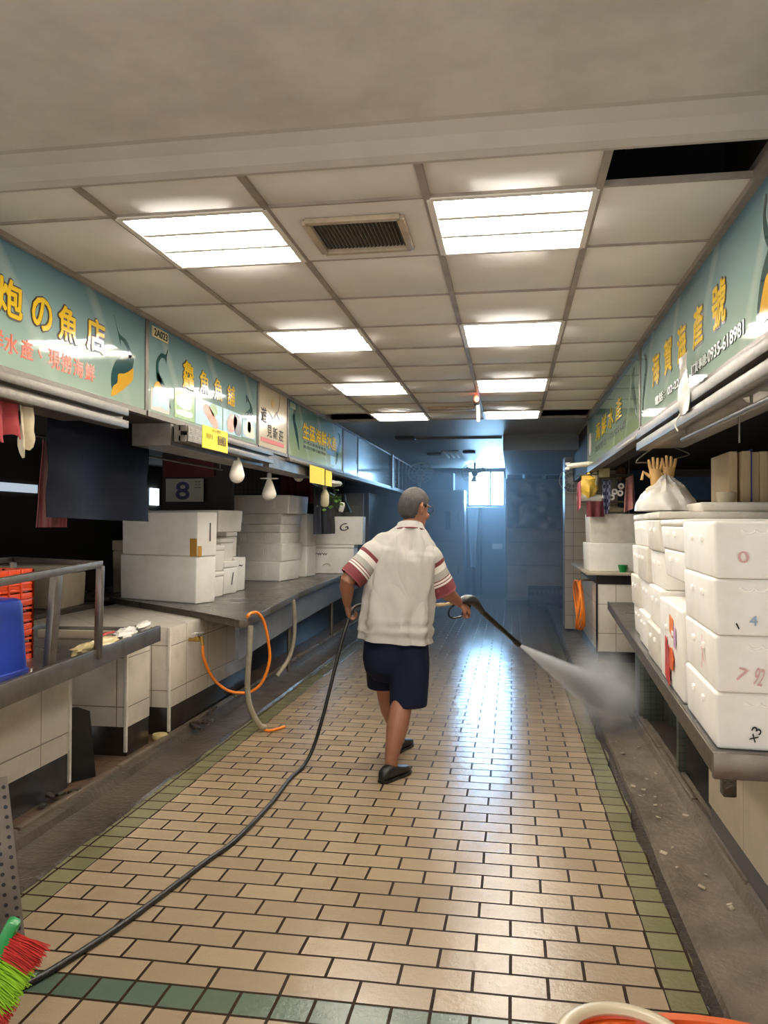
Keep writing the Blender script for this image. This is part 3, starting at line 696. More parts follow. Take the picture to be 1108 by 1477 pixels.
letters(t, 'L', [('遊', 6.31, 0.15, 2.425, 0.125), ('見', 6.47, 0.13, 2.305, 0.105), ('新', 6.635, 0.13, 2.305, 0.10), ('莊', 6.81, 0.13, 2.30, 0.095)], (2.3, 0.1), 0.012, 0, 'ink_black', None)
flat(t, 'red_bar', [(6.235, 2.199), (6.893, 2.199), (6.893, 2.235), (6.235, 2.235)], mat('red_print', '#b8483a', 0.4), LX, 1, 0.002)
mb = MB()
for pts, r in (([(6.42, 2.475), (6.50, 2.45), (6.56, 2.42), (6.62, 2.46), (6.66, 2.50)], 0.012), ([(6.77, 2.67), (6.76, 2.60), (6.73, 2.53), (6.66, 2.47), (6.60, 2.42)], 0.009), ([(6.66, 2.50), (6.72, 2.455), (6.78, 2.43)], 0.012)):
    p = spline([V((LX + 0.002, y, z)) for y, z in pts], 5); mb.tube(p, [r * (0.5 + math.sin(math.pi * k / (len(p) - 1))) for k in range(len(p))], 6, flat=0.2)
for q in mb.v: q.x = LX + 0.001 + (q.x - LX - 0.001) * 0.15
part('brush_strokes', mb, M['ink_black'], t)
mb = MB()
for k in range(5):
    a = -0.6 + 0.3 * k; p = [V((LX + 0.001, 6.56 + 0.10 * math.sin(a) * f, 2.50 + 0.10 * f * math.cos(a))) for f in (0.2, 0.6, 1.0)]
    mb.tube(p, [0.006, 0.016, 0.004], 6)
for q in mb.v: q.x = LX + 0.001 + (q.x - LX - 0.001) * 0.1
part('flower_print', mb, mat('ochre_print', '#c7a25a', 0.5), t)
t = sign('dull green sign with crowded yellow letters and two birds, beyond the cream sign', 'L', 7.03, 9.41, M['sign_green'])
letters(t, 'L', [(c, 7.66 + 0.255 * k, 0.23) for k, c in enumerate('生猛海鮮水產')], (2.445, 0.155), 0.025, 0.065)
for z, s in ((2.335, '各式海鮮批發零售'), (2.285, '歡迎訂購宅配到府')):
    mb = MB(); text(mb, s, (LX + 0.0005, 8.05, z), 0.95, 0.032, uL, uZ); part('small_lettering', mb, M['ink_black'], t)
flat(t, 'blue_label', [(8.58, 2.30), (8.95, 2.30), (8.95, 2.345), (8.58, 2.345)], mat('blue_print', '#4a6d96', 0.3), LX, 1)
flat(t, 'white_label', [(8.76, 2.19), (8.97, 2.19), (8.97, 2.295), (8.76, 2.295)], bl, LX, 1)
flat(t, 'bird_picture', smooth2([(7.33, 2.62), (7.22, 2.58), (7.19, 2.50), (7.28, 2.38), (7.42, 2.23), (7.36, 2.40), (7.27, 2.50), (7.27, 2.575)]), 'bird_dark', LX, 1)
flat(t, 'bird_picture', smooth2([(9.14, 2.60), (9.26, 2.58), (9.30, 2.50), (9.20, 2.37), (9.05, 2.21), (9.08, 2.38), (9.20, 2.48), (9.20, 2.56)]), 'bird_dark', LX, 1)
mb = MB(); mb.bx(LX, LX + 0.005, 7.09, 7.27, 2.60, 2.655); part('number_plate', mb, mat('green_number_plate', '#8b9a78', 0.4), t)
t = sign('faded grey sign panel with blurred print, beyond the green sign on the left', 'L', 9.44, 10.36, M['sign_faded'])
t = sign('dark glossy glass sign panel on the left, far down the aisle', 'L', 10.38, 13.3, M['sign_dark'])
t = sign('farthest dark glass sign panel on the left, crossed by thin bars', 'L', 13.42, 15.8, M['sign_dark'])
for k in range(5):
    mb = MB(); mb.bx(LX, LX + 0.02, 13.6 + k * 0.5, 13.63 + k * 0.5, SZ0, SZ1); part('bar', mb, M['steel'], t)
mb = MB(); mb.bx(LX, LX + 0.03, 13.3, 13.42, SZ0 - 0.05, SZ1 + 0.02); part('post', mb, M['steel'], t)

t = sign('blue sign on the right with large yellow letters and a phone number', 'R', 1.6, 5.33, M['sign_blue'])
letters(t, 'R', [('號', 3.355, 0.20, 2.414, 0.175), ('產', 3.72, 0.18, 2.417, 0.172), ('海', 4.065, 0.19, 2.416, 0.175), ('賀', 4.41, 0.20, 2.427, 0.175), ('海', 4.77, 0.22, 2.425, 0.175)], (2.42, 0.17))
letters(t, 'R', [('0935-618981', 3.27, 0.53, 2.238, 0.052), ('訂貨專線:', 3.70, 0.30, 2.238, 0.05), ('電話：02-22776', 4.36, 0.86, 2.238, 0.052)], (2.24, 0.05), 0.02, 0.07, 'letter_white', 'ink_black', 'phone_lettering')
flat(t, 'bird_picture', smooth2([(2.66, 2.46), (2.745, 2.42), (2.81, 2.36), (2.845, 2.29), (2.86, 2.22), (2.80, 2.22), (2.70, 2.24), (2.62, 2.30), (2.60, 2.40)]), 'bird_dark', RX, -1, 0.0012, 0.0005)
flat(t, 'bird_picture', smooth2([(2.64, 2.36), (2.745, 2.345), (2.79, 2.30), (2.83, 2.235), (2.855, 2.20), (2.80, 2.195), (2.70, 2.205), (2.62, 2.24)]), 'bird_yellow', RX, -1, 0.0012, 0.0018)
flat(t, 'bird_picture', smooth2([(2.76, 2.62), (2.79, 2.55), (2.77, 2.47), (2.72, 2.42), (2.70, 2.46), (2.74, 2.50), (2.765, 2.55), (2.75, 2.60)]), 'bird_dark', RX, -1, 0.0012, 0.0005)
flat(t, 'bird_picture', smooth2([(5.20, 2.60), (5.11, 2.58), (5.08, 2.50), (5.16, 2.38), (5.26, 2.24), (5.22, 2.40), (5.15, 2.50), (5.16, 2.56)]), 'bird_dark', RX, -1)
t = sign('pale green sign with crowded dark letters, far end of the right-hand row', 'R', 5.36, 8.95, M['sign_green'])
letters(t, 'R', [(c, 7.9 - 0.5 * k, 0.36) for k, c in enumerate('海鮮水產')], (2.43, 0.17), 0.01, 0.05, 'letter_yellow', 'bird_dark')
letters(t, 'R', [('批發零售・代客料理', 7.1, 2.2, 2.27, 0.06)], (2.27, 0.06), 0, 0, 'ink_black', None, 'small_lettering')
flat(t, 'bird_picture', smooth2([(5.6, 2.60), (5.72, 2.57), (5.74, 2.48), (5.62, 2.36), (5.5, 2.24), (5.54, 2.40), (5.64, 2.5), (5.62, 2.57)]), 'bird_dark', RX, -1)
flat(t, 'pink_picture', smooth2([(8.62, 2.50), (8.78, 2.48), (8.80, 2.32), (8.70, 2.26), (8.60, 2.34)]), mat('pink_print', '#b99a92', 0.4, 0, '#7f8f80', 0.6, 14), RX, -1)

# lintel boxes behind the signs and the dark stall ceilings
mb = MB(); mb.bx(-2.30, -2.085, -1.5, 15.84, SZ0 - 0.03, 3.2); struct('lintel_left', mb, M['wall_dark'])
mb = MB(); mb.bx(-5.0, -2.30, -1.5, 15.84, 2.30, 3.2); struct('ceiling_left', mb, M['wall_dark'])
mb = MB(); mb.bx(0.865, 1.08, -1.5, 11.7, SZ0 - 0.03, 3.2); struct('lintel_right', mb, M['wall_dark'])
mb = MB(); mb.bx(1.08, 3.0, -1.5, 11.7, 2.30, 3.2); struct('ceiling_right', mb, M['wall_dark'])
mb = MB(); mb.bx(-2.085, -2.06, 2.5, 17.0, SZ1 + 0.005, ZC + 0.1); mb.bx(0.835, 0.865, 2.5, 17.0, SZ1 + 0.005, ZC + 0.1); struct('trim_6', mb, M['tbar'])

# ================================================================== FOAM BOXES
def foam_box(label, w, d, h, loc, rz=0.0, group=None, lid=0.22, m='foam', ribs=None, lugs=False, grip=False, taper=0.97, marks=(), handle=False, cat='box', gy=0.0):
    """moulded foam fish box: tapered tub, lid, lugs, finger grips, handwriting; loc is the centre of its base"""
    t = thing('foam_box', label, cat, loc, rz, group)
    mb = MB(); hl = h * lid if lid else 0.0; hb = h - hl
    mb.box((0, 0, hb / 2), (w, d, hb), None, 0.012, 0, 3, taper)
    if ribs:
        for cx in ribs:
            for k in range(4): mb.box((cx - 0.03 + 0.02 * k, -d / 2 + 0.001, hb * 0.55), (0.007, 0.012, hb * 0.62), None, 0.003)
    part('tub', mb, M[m], t, True)
    if lid:
        mb = MB(); mb.box((0, 0, hb + hl / 2 + 0.0015), (w + 0.006, d + 0.006, hl - 0.003), None, 0.011, 0, 3)
        mb.box((0, 0, h - 0.004), (w * 0.86, d * 0.82, 0.012), None, 0.005)
        part('lid', mb, M[m], t, True)
    if lugs:
        for dy in (-0.16, 0.16):
            mb = MB(); mb.box((-w / 2 - 0.001, dy * d, hb * 0.68), (0.012, 0.03, 0.022), (0.15, 0, 0), 0.004); part('lug', mb, M['lug'], t, True)
    if grip:
        for gx in ((grip,) if not isinstance(grip, tuple) else grip):
            mb = MB()
            for s in (-1, 1):
                mb.tube([V((gx + s * 0.022 + 0.022 * math.cos(a), -d / 2 + 0.002, hb * 0.86 + 0.014 * math.sin(a))) for a in [math.pi + math.pi * k / 8 for k in range(9)]], 0.0045, 6)
            part('finger_grip', mb, M['lug'], t, True)
    for (txt, cx, cz, tw, th, ink, rot, face) in marks:
        mb = MB(); a = math.radians(rot)
        if face == 'F': ux, uy, c = V((math.cos(a), 0, math.sin(a))), V((-math.sin(a), 0, math.cos(a))), V((cx, -d / 2 * (1 if cz > hb else 1) - 0.004, cz))
        else: ux, uy, c = V((0, -math.cos(a), math.sin(a))), V((0, math.sin(a), math.cos(a))), V((-w / 2 - 0.004, cx, cz))
        if face == 'R': ux, uy, c = V((0, math.cos(a), math.sin(a))), V((0, -math.sin(a), math.cos(a))), V((w / 2 + 0.004, cx, cz))
        text(mb, txt, c, tw, th, ux, uy, 0.0, 0.0015)
        part('handwriting', mb, M[ink], t, True)
    if handle:
        mb = MB(); mb.tube([V((0.05 * math.cos(a), -d / 2 - 0.001, hb * 0.30 + 0.03 * math.sin(a))) for a in [math.pi * k / 8 for k in range(9)]], 0.006, 6); part('finger_grip', mb, M['foam_old'], t, True)
    return t

# ================================================================== LEFT-HAND STALLS
# --- tiled counter bases
def tiled_base(label, x0, x1, y0, y1, z1, zb, trim=None):
    t = thing('tiled_counter_base', label, 'counter base', ((x0 + x1) / 2, (y0 + y1) / 2, 0))
    mb = MB(); mb.bx(x0, x1, y0, y1, zb, z1, 0.004); part('tiled_body', mb, M['tile_white'], t)
    mb = MB(); mb.bx(x0 + 0.004, x1 - 0.004, y0 + 0.004, y1 - 0.004, 0, zb + 0.001, 0.002); part('black_plinth', mb, M['black_base'], t)
    if trim:
        for (x, y) in trim:
            mb = MB(); mb.box((x, y, (z1 + 0.03) / 2), (0.022, 0.022, z1 - 0.03), None, 0.005); part('edge_trim', mb, M['trim_white'], t)
    return t
tiled_base('white tiled counter base nearest on the left, under the steel tray', -3.0, -2.50, 1.6, 4.17, 0.745, 0.20, [(-2.50, 4.17)])
tiled_base('short white tiled pier between the black board and the corner pier', -2.93, -2.46, 4.78, 5.10, 0.745, 0.19, [(-2.47, 4.78)])
tiled_base('long white tiled pier under the corner of the steel counter, behind the tap', -3.6, -2.40, 5.30, 7.05, 0.77, 0.20, [(-2.41, 5.30)])
tiled_base('far tiled base under the steel counter on the left', -3.6, -2.62, 7.10, 13.0, 0.77, 0.40)
# --- black board in the gap
mb = MB(); mb.prism([V((-2.56, 4.20, 0.01)), V((-2.44, 4.36, 0.01)), V((-2.47, 4.34, 0.40)), V((-2.51, 4.28, 0.435)), V((-2.57, 4.20, 0.43))], (-0.02, 0.012, 0))
single('black_board', mb, M['black'], 'black board standing upright in the gap between the two nearest tiled bases', 'board')
mb = MB(); mb.lathe([(0.0, 0.004), (0.05, 0.004), (0.056, 0.02), (0.05, 0.042), (0.03, 0.046), (0, 0.046)], (-2.43, 5.20, 0))
single('cap', mb, mat('cream_cap', '#c8b27c', 0.5), 'small cream plastic cap on the floor by the corner pier', 'cap')
for k, (x, y, s) in enumerate([(-2.30, 5.55, 0.05), (-2.36, 5.95, 0.04), (-2.42, 3.95, 0.06)]):
    mb = MB()
    rr = random.Random(k)
    for q in range(5): mb.box((x + rr.uniform(-.05, .05), y + rr.uniform(-.12, .12), 0.025 + 0.01 * (q % 2)), (s * rr.uniform(.5, 1.2), s * rr.uniform(.5, 1.5), 0.02), (rr.uniform(-.4, .4), rr.uniform(-.3, .3), rr.uniform(0, 3)), 0.006)
    o = single('debris', mb, M['muck'], ['wet dark scraps by the left gutter under the tap', 'wet dark scraps by the left gutter beyond the tap', 'wet dark scraps on the left kerb beside the nearest tiled base'][k], 'scraps', kind='stuff')

# --- near steel tray with guard rail
t = thing('steel_display_tray', 'long steel display tray with a guard rail, nearest on the left', 'tray table', (-2.5, 3.4, 0.745))
def fx(y): return -2.055 - 0.097 * (y - 2.72)
ye = 4.80
mb = MB(); mb.prism([V((fx(1.5) - 0.02, 1.5, 0.79)), V((fx(ye) - 0.02, ye, 0.79)), V((-2.98, ye - 0.05, 0.79)), V((-2.98, 1.5, 0.79))], (0, 0, 0.02)); part('tray_floor', mb, M['steel_top'], t)
mb = MB(); mb.bar((fx(1.5), 1.5, 0.803), (fx(ye), ye, 0.803), 0.03, 0.10, 0.006); part('front_lip', mb, M['steel_dark'], t)
mb = MB(); mb.bar((fx(ye), ye, 0.803), (-2.98, ye - 0.05, 0.803), 0.012, 0.07, 0.003); mb.bar((-2.98, 1.5, 0.82), (-2.98, ye - 0.05, 0.82), 0.012, 0.09, 0.003); part('back_lip', mb, M['steel_dark'], t)
mb = MB(); mb.bx(-2.95, -2.45, 1.6, 4.15, 0.744, 0.79); mb.bx(-2.95, -2.48, 4.77, 4.80, 0.744, 0.79); part('bearer', mb, M['steel_dark'], t)
ra, rb = V((-2.145, 3.86, 1.300)), V((-2.05, 1.5, 1.215)); rc = V((-2.90, 4.22, 1.30)); rd = V((-2.92, 2.2, 1.26))
mb = MB(); mb.bar(ra, rb, 0.03, 0.035); part('guard_rail', mb, M['steel'], t)
mb = MB(); mb.bar(ra, rc, 0.026, 0.03); mb.bar(rc, rd, 0.026, 0.03); part('guard_rail', mb, M['steel_dark'], t)
mb = MB(); mb.bar((-2.155, 3.86, 0.80), (-2.145, 3.86, 1.29), 0.034, 0.034); part('post', mb, M['steel_dark'], t)
mb = MB(); mb.bar((-2.165, 3.43, 0.80), (-2.135, 3.44, 1.27), 0.06, 0.034); part('post', mb, M['steel_dark'], t)
mb = MB(); mb.bar((-2.90, 4.22, 0.80), (-2.90, 4.22, 1.29), 0.03, 0.03); part('post', mb, M['steel_dark'], t)
# blue tub upside down on the tray
t = thing('blue_tub', 'blue plastic tub turned upside down on the near tray', 'tub', (-2.37, 3.14, 0.81))
def rrect(cx, cy, w, d, r, z, n=6):
    out = []
    for (sx, sy, a0) in ((1, 1, 0), (-1, 1, 90), (-1, -1, 180), (1, -1, 270)):
        for k in range(n + 1):
            a = math.radians(a0 + 90 * k / n); out.append(V((cx + sx * (w / 2 - r) + r * math.cos(a), cy + sy * (d / 2 - r) + r * math.sin(a), z)))
    return out
mb = MB(); prof = [(1.0, 0.81), (1.02, 0.815), (1.02, 0.835), (0.985, 0.84), (0.95, 0.98), (0.91, 1.135), (0.88, 1.155), (0.80, 1.165)]
mb.loft([rrect(-2.41, 3.155, 0.36 * k, 0.54 * k, 0.09 * k, z) for k, z in prof]); part('body', mb, M['blue'], t)
mb = MB(); mb.tube(spline([(-2.215, 2.95, 0.833), (-2.175, 3.05, 0.822), (-2.17, 3.20, 0.822), (-2.18, 3.30, 0.822), (-2.215, 3.37, 0.833)], 6), 0.005, 6); part('wire_handle', mb, M['trim_white'], t)
# orange crates behind the tub
def crate(name, label, m, c, w, d, h, rz=0, rows=4, colsn=5):
    t = thing(name, label, 'crate', c, rz)
    for nm, (a, b) in (('side_wall', ((-w / 2, -d / 2), (w / 2, -d / 2))), ('side_wall', ((w / 2, -d / 2), (w / 2, d / 2))), ('side_wall', ((w / 2, d / 2), (-w / 2, d / 2))), ('side_wall', ((-w / 2, d / 2), (-w / 2, -d / 2)))):
        mb = MB(); A, B = V((*a, 0)), V((*b, 0))
        for z in [0.012 + k * (h - 0.03) / rows for k in range(rows + 1)]:
            hh = 0.03 if z > h - 0.03 or z < 0.02 else 0.012
            mb.bar(A + V((0, 0, z)), B + V((0, 0, z)), 0.012, hh, 0.002)
        for k in range(colsn + 1): p = A.lerp(B, k / colsn); mb.bar(p, p + V((0, 0, h - 0.005)), 0.012, 0.02, 0.002)
        mb.bar(A + V((0, 0, h * 0.42)), B + V((0, 0, h * 0.42)), 0.006, h * 0.25, 0.001)
        part(nm, mb, m, t, True)
    mb = MB(); mb.bx(-w / 2, w / 2, -d / 2, d / 2, 0, 0.008); part('bottom', mb, m, t, True)
    return t
crate('plastic_crate', 'orange plastic crate behind the blue tub on the near tray', M['orange_deep'], (-2.68, 3.52, 0.81), 0.40, 0.50, 0.155)
crate('plastic_crate', 'orange plastic crate stacked above the other behind the blue tub', M['orange_deep'], (-2.68, 3.52, 0.968), 0.40, 0.50, 0.155)
crate('plastic_crate', 'orange plastic crate topmost of its stack behind the guard rail', M['orange_deep'], (-2.68, 3.52, 1.126), 0.40, 0.50, 0.155)
# crumpled bags and a white board on the tray
def lump(mb, c, sx, sy, sz, seed, amp=0.3, n=18, rz=0.0, m=0, floor=None):
    bm = bmesh.new(); bmesh.ops.create_uvsphere(bm, u_segments=n, v_segments=n * 2 // 3, radius=1.0)
    for v in bm.verts:
        k = 1 + amp * mnoise.noise(v.co * 2.1 + V((seed, 0, 0))) + amp * 0.5 * mnoise.noise(v.co * 5.3 + V((0, seed, 0)))
        p = v.co * k; x, y = p.x * sx, p.y * sy
        v.co = V((c[0] + x * math.cos(rz) - y * math.sin(rz), c[1] + x * math.sin(rz) + y * math.cos(rz), c[2] + p.z * sz))
        if floor is not None: v.co.z = max(v.co.z, floor)
    mb.bm(bm, m)
t = thing('crumpled_bag', 'crumpled yellowish plastic bag lying on the near tray edge', 'bag', (-2.3, 4.0, 0.81))
mb = MB(); lump(mb, (-2.235, 3.98, 0.845), 0.055, 0.24, 0.035, 3.1, 0.4, 22, 0.05, 0, 0.8105); part('bag', mb, mat('yellowed_plastic', '#d6c28c', 0.35, 0, '#f0e6c8', 0.5, 14, 30, 0.4, 0.006), t)
mb = MB(); lump(mb, (-2.26, 4.36, 0.86), 0.05, 0.16, 0.035, 8.1, 0.4, 20, 0.15, 0, 0.8105); part('twisted_end', mb, M['white_plastic'], t)
mb = MB(); mb.tube(spline([(-2.255, 4.02, 0.882), (-2.26, 4.14, 0.892), (-2.265, 4.23, 0.888)], 6), 0.012, 8, flat=0.5); part('red_tie', mb, M['red'], t)
mb = MB(); lump(mb, (-2.275, 4.62, 0.88), 0.03, 0.12, 0.02, 4.4, 0.35, 16, 0.10, 0, 0.8105); mb.bx(-2.29, -2.26, 4.56, 4.68, 0.8105, 0.87); single('rolled_plastic', mb, M['white_plastic'], 'rolled white plastic on the far end of the near tray', 'plastic roll')
mb = MB(); mb.box((-2.62, 4.45, 0.835), (0.5, 0.035, 0.05), (0, 0, 0.05), 0.005); single('wooden_board', mb, M['foam_old'], 'pale long board lying at the back of the near tray', 'board')

# --- perforated steel panel and broom in the near corner
t = thing('perforated_panel', 'perforated steel panel leaning at the left edge, behind the broom', 'panel', (-1.75, 2.45, 0))
mb = MB()
a0, a1 = V((-1.69, 2.56, 0.0)), V((-1.80, 2.60, 0.60)); b0 = V((-2.08, 2.20, 0.0)); b1 = b0 + (a1 - a0)
mb.prism([a0, a1, b1, b0], (0.003, -0.003, 0))
per, nt, b = new_mat('perforated_steel'); co = obj_co(nt)
b.inputs['Metallic'].default_value = 0.75; b.inputs['Roughness'].default_value = 0.4
part('sheet', mb, mat('scuffed_steel_sheet', '#6f675d', 0.42, 0.75, '#8f877b', 0.5, 9, 20, 0.1, 0.002), t)
mb = MB(); nrm = (a1 - a0).cross(b0 - a0).normalized()
if nrm.x < 0: nrm = -nrm
ex = (b0 - a0).normalized(); ez = (a1 - a0).normalized()
Rm = Matrix((ex, ez, nrm)).transposed()
for i in range(1, 16):
    for j in range(1, 17):
        p = a0 + (b0 - a0) * ((i - 0.5) / 16) + (a1 - a0) * ((j + (0.5 if i % 2 else 0)) / 17.5)
        mb.lathe([(0.0, 0.0), (0.007, 0.0), (0.0072, 0.0012), (0.0, 0.0012)], p + nrm * 0.0042, 8, M=Rm)
part('holes', mb, M['black'], t, kind='stuff')
t = thing('broom', 'green broom head with red and lime bristles at the lower left edge', 'broom', (-1.55, 2.2, 0.02))
mb = MB(); mb.bar((-1.485, 2.19, 0.315), (-1.60, 2.16, 0.06), 0.045, 0.04, 0.012); mb.tube([(-1.55, 2.17, 0.19), (-1.9, 2.06, 0.30)], 0.013, 10); part('head', mb, M['green'], t)
rr = random.Random(3)
for nm, m, f0, f1 in (('red_bristles', 'red_bristle', 0.15, 0.38), ('lime_bristles', 'lime', 0.38, 0.78), ('red_bristles', 'red_bristle', 0.78, 1.0)):
    mb = MB()
    for k in range(320):
        f = rr.uniform(f0, f1); p = V((-1.485, 2.19, 0.315)).lerp(V((-1.60, 2.16, 0.06)), f) + V((rr.uniform(-.012, .012), rr.uniform(-.018, .018), 0))
        d = V((0.10 + 0.03 * (0.5 - f) + rr.uniform(-.008, .008), 0.005 + rr.uniform(-.02, .02), -0.035 - 0.03 * f + rr.uniform(-.008, .008)))
        q = p + d; q.z = max(q.z, 0.004)
        mb.tube([p, p + d * 0.6 + V((0, 0, 0.003)), q], [0.0013, 0.0014, 0.0012], 4)
    part(nm, mb, M[m], t, kind='stuff')

# --- long steel counter
t = thing('steel_counter', 'long steel counter on the left carrying the white foam boxes', 'counter', (-2.9, 8.0, 0.77))
top = [(-3.70, 6.83), (-3.25, 6.51), (-2.312, 5.771), (-1.985, 5.475), (-1.925, 5.415), (-1.895, 5.44), (-1.91, 5.52), (-1.985, 6.3), (-2.12, 7.665), (-2.255, 10.18), (-2.40, 13.0), (-4.3, 13.0), (-4.3, 6.83)]
mb = MB(); mb.prism([V((x, y, 0.785)) for x, y in top], (0, 0, 0.035)); part('top', mb, M['steel_top'], t)
edge = top[:11]
mb = MB()
for a, c in zip(edge[:-1], edge[1:]): mb.bar((a[0], a[1], 0.792), (c[0], c[1], 0.792), 0.012, 0.055, 0.003)
part('edge', mb, M['steel'], t)
mb = MB(); mb.prism([V((-2.00, 5.60, 0.50)), V((-2.155, 7.66, 0.50)), V((-2.29, 10.18, 0.50)), V((-2.43, 13, 0.50)), V((-2.45, 13, 0.50)), V((-2.32, 10.18, 0.50)), V((-2.185, 7.66, 0.50)), V((-2.03, 5.60, 0.50))], (0, 0, 0.28))
part('front_apron', mb, mat('grey_apron_panel', '#7c7e80', 0.4, 0.4, '#55575a', 0.5, 3), t)
mb = MB()
for (x, y) in ((-2.22, 7.7), (-2.36, 10.2)):
    mb = MB(); mb.cyl((x, y, 0.02), (x, y, 0.78), 0.022); part('leg', mb, M['steel_dark'], t)
# tap and its orange hose
t = thing('water_tap', 'brass water tap on the tiled pier feeding the orange hose', 'tap', (-2.36, 5.62, 0.60))
mb = MB(); mb.cyl((-2.40, 5.62, 0.64), (-2.30, 5.62, 0.64), 0.014); mb.cyl((-2.30, 5.62, 0.665), (-2.29, 5.62, 0.60), 0.013); mb.box((-2.335, 5.62, 0.645), (0.035, 0.04, 0.04), bev=0.006); part('body', mb, M['brass'], t)
mb = MB(); mb.cyl((-2.335, 5.62, 0.66), (-2.335, 5.62, 0.69), 0.007); mb.bar((-2.375, 5.60, 0.69), (-2.295, 5.64, 0.69), 0.014, 0.008); part('handle', mb, M['chrome'], t)
hp = [(-2.29, 5.62, 0.61), (-2.285, 5.63, 0.50), (-2.25, 5.72, 0.34), (-2.17, 5.80, 0.235), (-2.07, 5.84, 0.205), (-1.98, 5.86, 0.22), (-1.90, 5.87, 0.30), (-1.845, 5.86, 0.46), (-1.845, 5.82, 0.62), (-1.86, 5.76, 0.77), (-1.885, 5.68, 0.845), (-1.905, 5.58, 0.852), (-1.905, 5.51, 0.835)]
mb = MB(); mb.tube(spline(hp, 8), 0.0115, 10)
single('water_hose', mb, M['orange_hose'], 'thin orange hose looping from the tap up to the corner of the steel counter', 'hose')
mb = MB(); mb.tube(spline([(-1.865, 5.47, 0.775), (-1.87, 5.46, 0.60), (-1.88, 5.45, 0.36), (-1.865, 5.46, 0.20), (-1.81, 5.50, 0.06), (-1.775, 5.54, 0.03)], 8), 0.021, 12)
single('drain_hose', mb, M['grey_hose'], 'grey drain hose hanging from the counter corner to the floor', 'hose')
mb = MB(); mb.tube(spline([(-1.785, 5.54, 0.012), (-1.74, 5.53, 0.010), (-1.70, 5.57, 0.012), (-1.66, 5.65, 0.012)], 6), 0.010, 8)
single('hose_scrap', mb, M['orange_hose'], 'short piece of orange hose on the floor below the grey drain hose', 'hose')
mb = MB(); mb.tube(spline([(-2.08, 7.35, 0.78), (-2.07, 7.36, 0.62), (-2.075, 7.36, 0.40), (-2.11, 7.30, 0.22), (-2.18, 7.15, 0.08)], 8), 0.02, 10)
single('drain_hose', mb, M['grey_hose'], 'second grey drain hose, under the counter beyond the orange loop', 'hose')

# --- foam boxes on the steel counter
ZT = 0.8205
def fb(label, x, y, w, d, h, z=ZT, rz=0.0, grp='foam boxes on the left counter', **k): return foam_box(label, w, d, h, (x, y, z), rz, grp, **k)
R0 = -0.39   # how the first pair stands on the angled end of the counter
fb('large white foam box, lowest of the pair at the near end of the left counter', -3.075, 6.70, 0.97, 0.24, 0.405, rz=R0, lid=0, taper=0.985)
fb('large white foam box with tan tape, upper of the pair under the navy sheet', -3.06, 6.695, 0.96, 0.24, 0.385, ZT + 0.408, R0, lid=0.0, taper=0.99)
o = [c for c in COL.objects if c.name.startswith('foam_box')][-1]
for (x, w_) in ((0.435, 0.075), (0.4745, 0.03)):
    pass
mb = MB(); mb.bx(0.39, 0.470, -0.1225, -0.119, 0.0, 0.155); mb.bx(0.4765, 0.4795, -0.115, -0.07, 0.0, 0.09); part('tan_tape', mb, mat('tan_tape', '#b98a3c', 0.45), o, True)
mb = MB(); text(mb, '|', (0.4795, 0.03, 0.21), 0.012, 0.16, (0, 1, 0), (0, 0, 1)); part('handwriting', mb, M['ink_black'], o, True)
fb('white foam box, lower one just behind the large pair', -3.03, 7.08, 0.60, 0.28, 0.24, rz=-0.2, lid=0.2)
fb('white foam box, upper one just behind the large pair', -3.02, 7.09, 0.58, 0.28, 0.24, ZT + 0.243, -0.2, lid=0.2)
fb('tall white foam box third along the counter, marked with a stroke', -3.02, 7.45, 0.58, 0.28, 0.32, rz=-0.12, lid=0.2, marks=[('/', 0.02, 0.15, 0.05, 0.12, 'ink_black', 0, 'R')])
fb('small white foam box on top of the third box along the counter', -3.03, 7.44, 0.52, 0.26, 0.22, ZT + 0.323, -0.12, lid=0.2)
fb('white foam box fourth along the counter, with a grip at its rim', -3.04, 7.78, 0.56, 0.28, 0.345, rz=-0.08, lid=0.0, marks=[('~', 0.0, 0.26, 0.09, 0.02, 'foam_old' if False else 'ink_black', 0, 'R')])
fb('small white foam box on top of the fourth box along the counter', -3.09, 7.77, 0.48, 0.26, 0.26, ZT + 0.348, -0.08, lid=0.2)
fb('shallow white foam tray lying across the boxes under the calendar', -3.16, 7.42, 0.95, 0.42, 0.21, ZT + 0.61, -0.22, lid=0.0, taper=0.96)
# second group: a stack of six shallow boxes with ribbed sides
sh = [('lowest', 0.74, 0.60, 0.235, 0.0, -3.055), ('second from the bottom', 0.78, 0.62, 0.215, 0.0, -3.05), ('thin third', 0.66, 0.56, 0.125, 0.0, -3.01), ('thin fourth', 0.72, 0.60, 0.10, 0.0, -3.05), ('thin fifth', 0.70, 0.58, 0.125, 0.0, -3.02), ('topmost', 0.80, 0.66, 0.225, 0.05, -2.99)]
z = ZT
for k, (nm, w, d, h, r, x) in enumerate(sh):
    fb('%s white foam box with ribbed side in the six-box stack' % nm, x, 9.42 + 0.02 * (k % 2), w, d, h, z, -0.14 + r, lid=0.0, taper=0.97, ribs=(-w * 0.28, w * 0.22)); z += h + 0.002
fb('white foam box, lower one right behind the six-box stack', -2.86, 10.12, 0.50, 0.36, 0.40, rz=-0.1, lid=0.0)
fb('white foam box, upper one right behind the six-box stack', -2.86, 10.12, 0.50, 0.36, 0.42, ZT + 0.403, -0.1, lid=0.0)
fb('white foam box with a finger grip, lower one at the far end', -2.55, 10.85, 0.76, 0.40, 0.40, rz=0.06, lid=0.12, handle=True, marks=[('www', -0.1, 0.27, 0.22, 0.03, 'ink_black', 0, 'F')])
